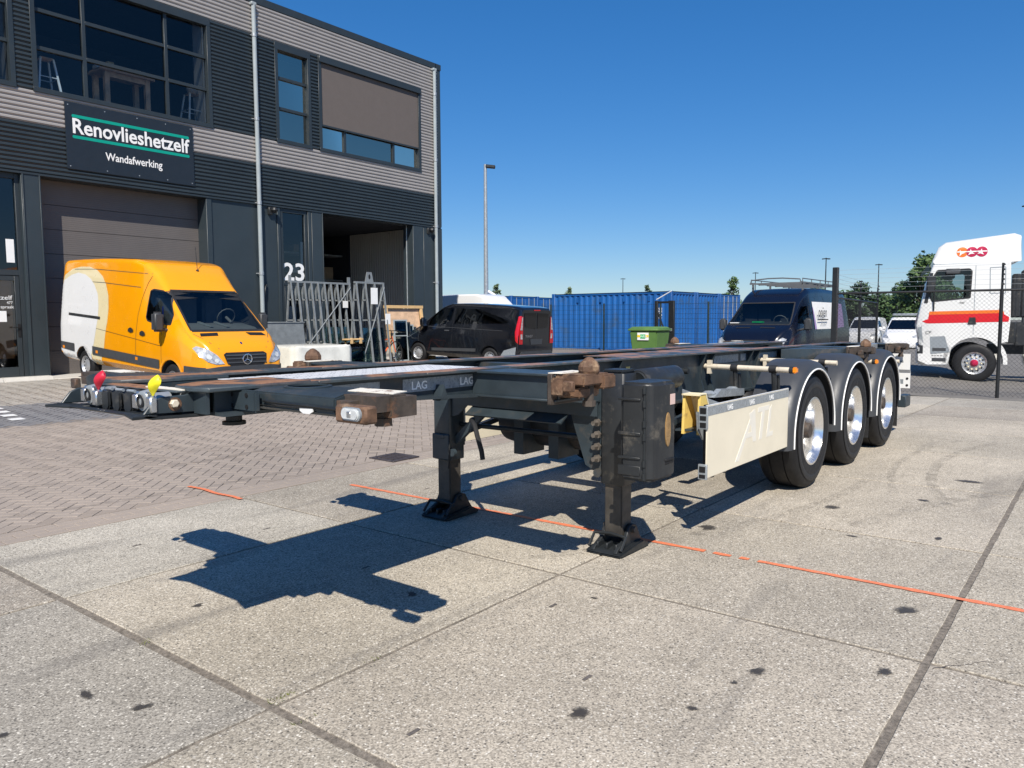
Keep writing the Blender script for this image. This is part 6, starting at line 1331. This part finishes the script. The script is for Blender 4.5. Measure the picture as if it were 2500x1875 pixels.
def container(x0, y0, z0, label, w_=2.44, l_=6.06, h=2.59, door='-y'):
    t = thing('shipping_container', label, 'container', (x0, y0, z0), group='blue shipping containers behind the fence')
    f = MB()
    for x in (0, w_-.16):
        for y in (0, l_-.16): MB().box(x, x+.16, y, y+.16, 0, h).build('corner_post', 'container_frame', t, bev=.01)
    for x in (.02, w_-.12): MB().box(x, x+.10, .16, l_-.16, h-.11, h-.015).build('top_rail', 'container_frame', t); MB().box(x, x+.10, .16, l_-.16, .0, .15).build('bottom_rail', 'container_frame', t)
    for y in (.02, l_-.12): MB().box(.16, w_-.16, y, y+.10, h-.12, h-.015).build('header', 'container_frame', t); MB().box(.16, w_-.16, y, y+.10, .0, .15).build('sill', 'container_frame', t)
    def wall(a0, a1, fixed, axis, sgn):
        p = .278; n_ = int((a1-a0)/p); p = (a1-a0)/n_; pts = []
        for k in range(n_):
            for q, d in ((.02, 0), (.27, 0), (.5, 1), (.77, 1)): pts.append((a0+(k+q)*p, fixed+sgn*.04*d))
        pts.append((a1, fixed)); mb = MB()
        for (a, d), (b, e) in zip(pts, pts[1:]):
            mb.quad(*[((e_, c, z) if axis == 'y' else (c, e_, z)) for c, e_, z in ((a, d, .15), (b, e, .15), (b, e, h-.11), (a, d, h-.11))])
        mb.build('corrugated_side', 'container_blue', t, smooth=False, recalc=False)
    wall(.16, l_-.16, .03, 'y', 1); wall(.16, l_-.16, w_-.03, 'y', -1); wall(.16, w_-.16, l_-.03, 'x', -1)
    if door:
        for a, b in ((.17, w_/2-.01), (w_/2+.01, w_-.17)):
            dl = MB().box(a, b, .03, .08, .16, h-.13).build('door', 'container_blue', t, bev=.006)
            for x in (a+.28, b-.28): MB().tube((x, .0, .12), (x, .0, h-.1), .018, 8).build('lock_bar', 'galvanised', dl)
    else: wall(.16, w_-.16, .03, 'x', 1)
    MB().box(.02, w_-.02, .02, l_-.02, h-.05, h-.02).build('roof', 'container_blue', t)
    for y in (1.0, 2.2, 3.4, 4.6): MB().box(.0, .03, y, y+.10, h-.42, h-.2).build('vent', 'container_frame', t)
    return t
cA = container(29.4, 14.55, .14, 'blue shipping container nearest the green bin, long ribbed side in view', door=None)
container(31.92, 14.55, .14, 'blue shipping container second in the row, end wall towards the navy van', door=None)
container(34.44, 14.55, .14, 'blue shipping container farthest right in the row, half hidden by the navy van')
container(31.2, 24.4, .2, 'blue shipping container with closed door end above the black van'); container(33.8, 24.9, .2, 'blue shipping container beside the closed doors, left of the long ribbed one', door='-y')
text('container_code', '22G1', .22, 'white_letter', frame((-.012, .42, 1.9), (0, 0, -1), (0, 1, 0)), cA, extr=.002); text('container_code', 'SUDU 7004', .16, 'white_letter', frame((-.012, .62, 2.05), (0, 0, -1), (0, 1, 0)), cA, extr=.002)
for o in [x for x in COL.objects if x.name.startswith('shipping_container')][3:4]: text('container_code', 'CPI 26470 8', .16, 'white_letter', frame((1.3, .02, 1.95), (1, 0, 0), (0, 0, 1)), o, extr=.002)
# wire panel fence in front of the containers
pf = thing('panel_fence', 'dark green wire panel fence in front of the blue containers', 'fence', (28.0, 16, .1))
ys_ = [22.4, 19.67, 16.95, 14.32, 13.75, 12.3, 10.9, 9.5]
for y in ys_: MB().box(27.97, 28.03, y-.03, y+.03, .1, 2.22).build('post', 'fence_green', pf, world=True, bev=.005)
for a, b in zip(ys_, ys_[1:]):
    if a-b < 1: continue
    m_ = MB()
    for k in range(11): z = .2+k*.195; m_.box(27.955, 27.965, b+.04, a-.04, z-.005, z+.005)
    n_ = int((a-b)/.10)
    for k in range(1, n_): y = b+(a-b)*k/n_; m_.box(27.967, 27.972, y-.0025, y+.0025, .16, 2.18)
    for z in (.42, .98, 1.55, 2.1): m_.box(27.93, 27.965, b+.04, a-.04, z-.012, z+.012) if False else None
    o = m_.build('wire_panel', 'fence_green', pf, world=True, smooth=False); o['kind'] = 'stuff'
gt = thing('steel_gate', 'narrow black steel gate frame beside the green bin', 'gate', (26.8, 13.55, .1))
MB().box(-.06, .06, .27, .39, 0, 2.15).build('gate_post', 'fence_black', gt, bev=.006); MB().box(-.06, .06, -.42, -.20, 0, 2.15).build('gate_post', 'fence_black', gt, bev=.006); MB().box(-.05, .05, -.20, .27, 2.05, 2.13).build('gate_head', 'fence_black', gt)
MB().tube((0, -.3, .3), (0, .3, 1.8), .03, 6).build('brace', 'fence_black', gt); MB().box(-.10, -.06, -.36, -.28, 1.0, 1.1).build('lock', 'galvanised', gt)
MB().tube((.0, .33, 2.2), (.0, -.3, 2.52), .02, 6).build('white_stay', 'white_paint', gt)
# green wheeled bin
bn = thing('wheeled_bin', 'green wheeled waste container with white and yellow label before the blue container', 'bin', (24.6, 13.0, .12))
MB().loft([[(sx*.42, sy*.46, .18) for sx, sy in ((-1, -1), (1, -1), (1, 1), (-1, 1))], [(sx*.50, sy*.54, 1.02) for sx, sy in ((-1, -1), (1, -1), (1, 1), (-1, 1))]]).build('tub', 'bin_green', bn, bev=.03, seg=2)
MB().box(-.55, .55, -.585, .585, 1.02, 1.09).build('rim', 'bin_green', bn, bev=.02); MB().loft([[(sx*.54, sy*.57, 1.09) for sx, sy in ((-1, -1), (1, -1), (1, 1), (-1, 1))], [(sx*.40, sy*.48, 1.17) for sx, sy in ((-1, -1), (1, -1), (1, 1), (-1, 1))]]).build('lid', 'bin_green', bn, bev=.02)
lb = MB().box(-.502, -.485, -.22, .22, .70, .96).build('label_plate', 'sticker', bn, smooth=False); MB().box(-.507, -.502, -.22, .22, .80, .88).build('yellow_band', 'bin_yellow', lb, smooth=False); MB().box(-.511, -.507, -.1, .1, .76, .90).build('green_badge', 'green_card', lb, smooth=False)
text('badge_lettering', 'WRM', .11, 'white_letter', frame((-.513, .105, .79), (0, -1, 0), (0, 0, 1)), lb, extr=.001)
for a in (-1, 1):
    for b in (-1, 1): MB().lathe([(.10, -.03), (.10, .03)], (a*.32, b*.38, .10), 'y', 14).build('castor', 'black_rubber', bn)
# chain-link fence with electric wires
cf = thing('chain_link_fence', 'black chain-link fence with tall posts in front of the white truck', 'fence', (18.45, 3.4, -.06))
def fence_run(pts, zb, zr, ztop):
    for i, (x, y) in enumerate(pts):
        p = MB().tube((x, y, zb), (x, y, zr+.02), .036, 10).tube((x, y, zr), (x, y, ztop), .022, 8).build('post', 'fence_black', cf, world=True)
        for k in range(5): MB().tube((x-.05, y-.02, zr+.12+k*.10), (x+.05, y-.02, zr+.12+k*.10), .022, 6).build('insulator', 'black_plastic', p, world=True)
    for (x0, y0), (x1, y1) in zip(pts, pts[1:]):
        MB().tube((x0, y0, zr), (x1, y1, zr), .024, 8).build('top_rail', 'fence_black', cf, world=True)
        for k in range(5): MB().tube((x0, y0-.03, zr+.12+k*.10), (x1, y1-.03, zr+.12+k*.10), .003, 4, cap=False).build('electric_wire', 'galvanised', cf, world=True)
        Ls = math.hypot(x1-x0, y1-y0); dx, dy = (x1-x0)/Ls, (y1-y0)/Ls; H_ = zr-.03-(zb+.03); m_ = MB(); pit = .085; r_ = .0015
        def P3(s_, h): return (x0+dx*s_, y0+dy*s_, zb+.03+h)
        k = -int(H_/pit)-1
        while k*pit < Ls:
            for sg in (1, -1):
                a = k*pit; s0, h0, s1, h1 = (a, 0, a+H_, H_) if sg > 0 else (a, H_, a+H_, 0)
                if s0 < 0: h0 += -s0*sg; s0 = 0
                if s1 > Ls: h1 -= (s1-Ls)*sg; s1 = Ls
                if s1-s0 > .02: m_.tube(P3(s0, h0), P3(s1, h1), r_*1.3, 3, cap=False)
            k += 1
        o = m_.build('wire_mesh', 'fence_black', cf, world=True, smooth=False, recalc=False); o['kind'] = 'stuff'
fence_run([(18.42, 5.04), (18.62, 1.84), (18.8, -1.4)], -.11, 2.11, 2.66)
fence_run([(18.42, 5.04), (22.3, 5.45), (26.0, 5.85)], -.15, 2.02, 2.5)
MB().box(18.36, 18.48, 4.98, 5.10, -.11, 2.70).build('corner_post', 'fence_black', cf, world=True, bev=.01)
# lamp posts
def lamp_post(x, y, h, label, r=.09, head=0, camera=False, grp='tall lamp posts behind the yard'):
    t = thing('lamp_post', label, 'lamp post', (x, y, 0), group=grp)
    MB().tube((0, 0, -.3), (0, 0, h), r*1.25, 12, r*.7).build('pole', 'galvanised' if r > .07 else 'frame_dark', t)
    d = Vector((math.sin(HEAD), -math.cos(HEAD), 0))
    for s in ((1,) if not head else (1, -1)):
        a = d*(.12*s); MB().box(-.10*min(1, r*9), .42*min(1, r*9), -.14, .14, -.10*min(1, r*9), .06*min(1, r*9), Matrix.Translation((a.x, a.y, h-.08)) @ Matrix.Rotation(math.atan2(d.y*s, d.x*s), 4, 'Z') @ Matrix.Rotation(R(6), 4, 'Y')).build('lamp_head', 'frame_dark', t, bev=.03)
    if camera: MB().tube((d.x*.1, d.y*.1, 3.1), (d.x*.5, d.y*.5, 2.85), .09, 10).build('camera', 'white_paint', t); MB().tube((0, 0, 3.05), (d.x*.15, d.y*.15, 3.1), .03, 6).build('camera_arm', 'white_paint', t)
    return t
lamp_post(32.25, 26.95, 9.85, 'tall galvanised lamp post with white camera left of the blue containers', .12, camera=True)
for px, top, dep, l_ in ((1520, 672, 110, 'thin far lamp post above the long blue container'), (1841, 659, 95, 'thin far lamp post above the navy van roof'), (2011, 625, 70, 'thin far lamp post left of the tall black fence post'), (2139, 640, 80, 'thin far lamp post behind the insulator post'), (2494, 500, 48, 'dark lamp post with twin heads above the white truck roof')):
    xc = (px-1250)/1878*dep; lamp_post(dep*.788+xc*.6157, dep*.6157-xc*.788, 1.54+(772-top)*dep/1878, l_, .06, head=1)
# trees
def tree(x, y, h, rad, label, lm, n=900, leaf=.16, trunk=.4, conic=False, seed=0, grp=None):
    r_ = random.Random(seed); t = thing('tree', label, 'tree', (x, y, -.2), group=grp)
    mb = MB().tube((0, 0, 0), (0, 0, h*.55), h*.02, 8, h*.012); cl = []
    nc = 18 if not conic else 22
    for k in range(nc):
        f = (k+r_.random())/nc; z = h*(trunk*.7+(1-trunk*.7)*f); rr = rad*((1-f)**.7*.95 if conic else math.sqrt(max(.05, 1-(2*f-1)**2))*.8)
        a = r_.uniform(0, 6.28); q = r_.uniform(.35, 1)*rr; c = Vector((q*math.cos(a), q*math.sin(a), z)); cl.append((c, rad*r_.uniform(.24, .42)*(1-.5*f if conic else 1)))
        mb.tube((0, 0, min(h*.5, z*.7)), tuple(c), h*.008, 5, h*.003)
    if conic: cl.append((Vector((0, 0, h*.96)), rad*.14))
    mb.build('trunk', 'bark', t); lf = MB()
    for k in range(n):
        c, s_ = r_.choice(cl); d = Vector((r_.gauss(0, 1), r_.gauss(0, 1), r_.gauss(0, .8))); d = d.normalized()*s_*r_.random()**.4; p = c+d
        u = Vector((r_.gauss(0, 1), r_.gauss(0, 1), r_.gauss(0, 1))).normalized(); v = u.orthogonal().normalized(); s2 = leaf*r_.uniform(.6, 1.3)
        lf.quad(p-u*s2, p+v*s2*.55, p+u*s2, p-v*s2*.55)
    lf.build('crown', lm, t, smooth=False, recalc=False); return t
def tree_px(px, top, dep, rad, label, lm, **kw):
    xc = (px-1250)/1878*dep; return tree(dep*.788+xc*.6157, dep*.6157-xc*.788, 1.74+(773-top)*dep/1878, rad, label, lm, **kw)
tree_px(1213, 688, 75, 1.3, 'young conical tree rising just right of the tall lamp post', 'leaf_grey', conic=True, seed=1, n=700, grp='young trees beyond the containers')
tree_px(1391, 697, 75, 1.2, 'young tree tip above the left end of the long blue container', 'leaf_grey', conic=True, seed=2, n=700, grp='young trees beyond the containers')
tree_px(1578, 690, 75, 1.3, 'young tree tip above the right part of the long blue container', 'leaf_grey', conic=True, seed=3, n=700, grp='young trees beyond the containers')
tree_px(1788, 674, 75, 1.5, 'young conical tree just left of the navy van roof', 'leaf_mid', conic=True, seed=4, n=900, grp='young trees beyond the containers')
tree_px(2246, 628, 52, 2.0, 'big leafy tree directly left of the white truck cab', 'leaf_mid', seed=5, n=4200, leaf=.17, trunk=.2)
tree_px(2285, 660, 54, 1.7, 'leafy tree mostly hidden behind the white truck cab', 'leaf_mid', seed=6, n=2500, leaf=.17, trunk=.2)
for k, (px, top, rad, l_) in enumerate(((1985, 705, 1.7, 'dark bushy tree behind the navy van'), (2095, 698, 2.1, 'dark bushy tree behind the first small white van'), (2150, 722, 1.6, 'low dark bushy tree between the small white vans'), (2185, 696, 2.0, 'dark bushy tree behind the second small white van'), (2045, 715, 1.6, 'low dark bushy tree behind the tall black fence post'))):
    tree_px(px, top, 66, rad, l_, 'leaf_dark', seed=20+k, n=2400, leaf=.18, trunk=.12, grp='bushy trees beyond the fence')
# weeds in the slab joints
wd = MB(); r_ = random.Random(5)
for cx, cy, n_ in ((1.80, 2.62, 45), (1.74, 3.6, 14), (1.73, 2.4, 12), (2.3, 2.59, 6)):
    for k in range(n_):
        x, y = cx+r_.gauss(0, .03), cy+r_.gauss(0, .012); h = r_.uniform(.004, .016); a = r_.uniform(0, 6.28); d = Vector((math.cos(a), math.sin(a), 0))*.012
        wd.quad((x-.0025, y, 0), (x+.0025, y, 0), (x+d.x, y+d.y, h))
o = wd.build('joint_weeds', 'leaf_weed', smooth=False, recalc=False); tag(o, 'small green weeds growing in the slab joints', 'weeds', kind='stuff')
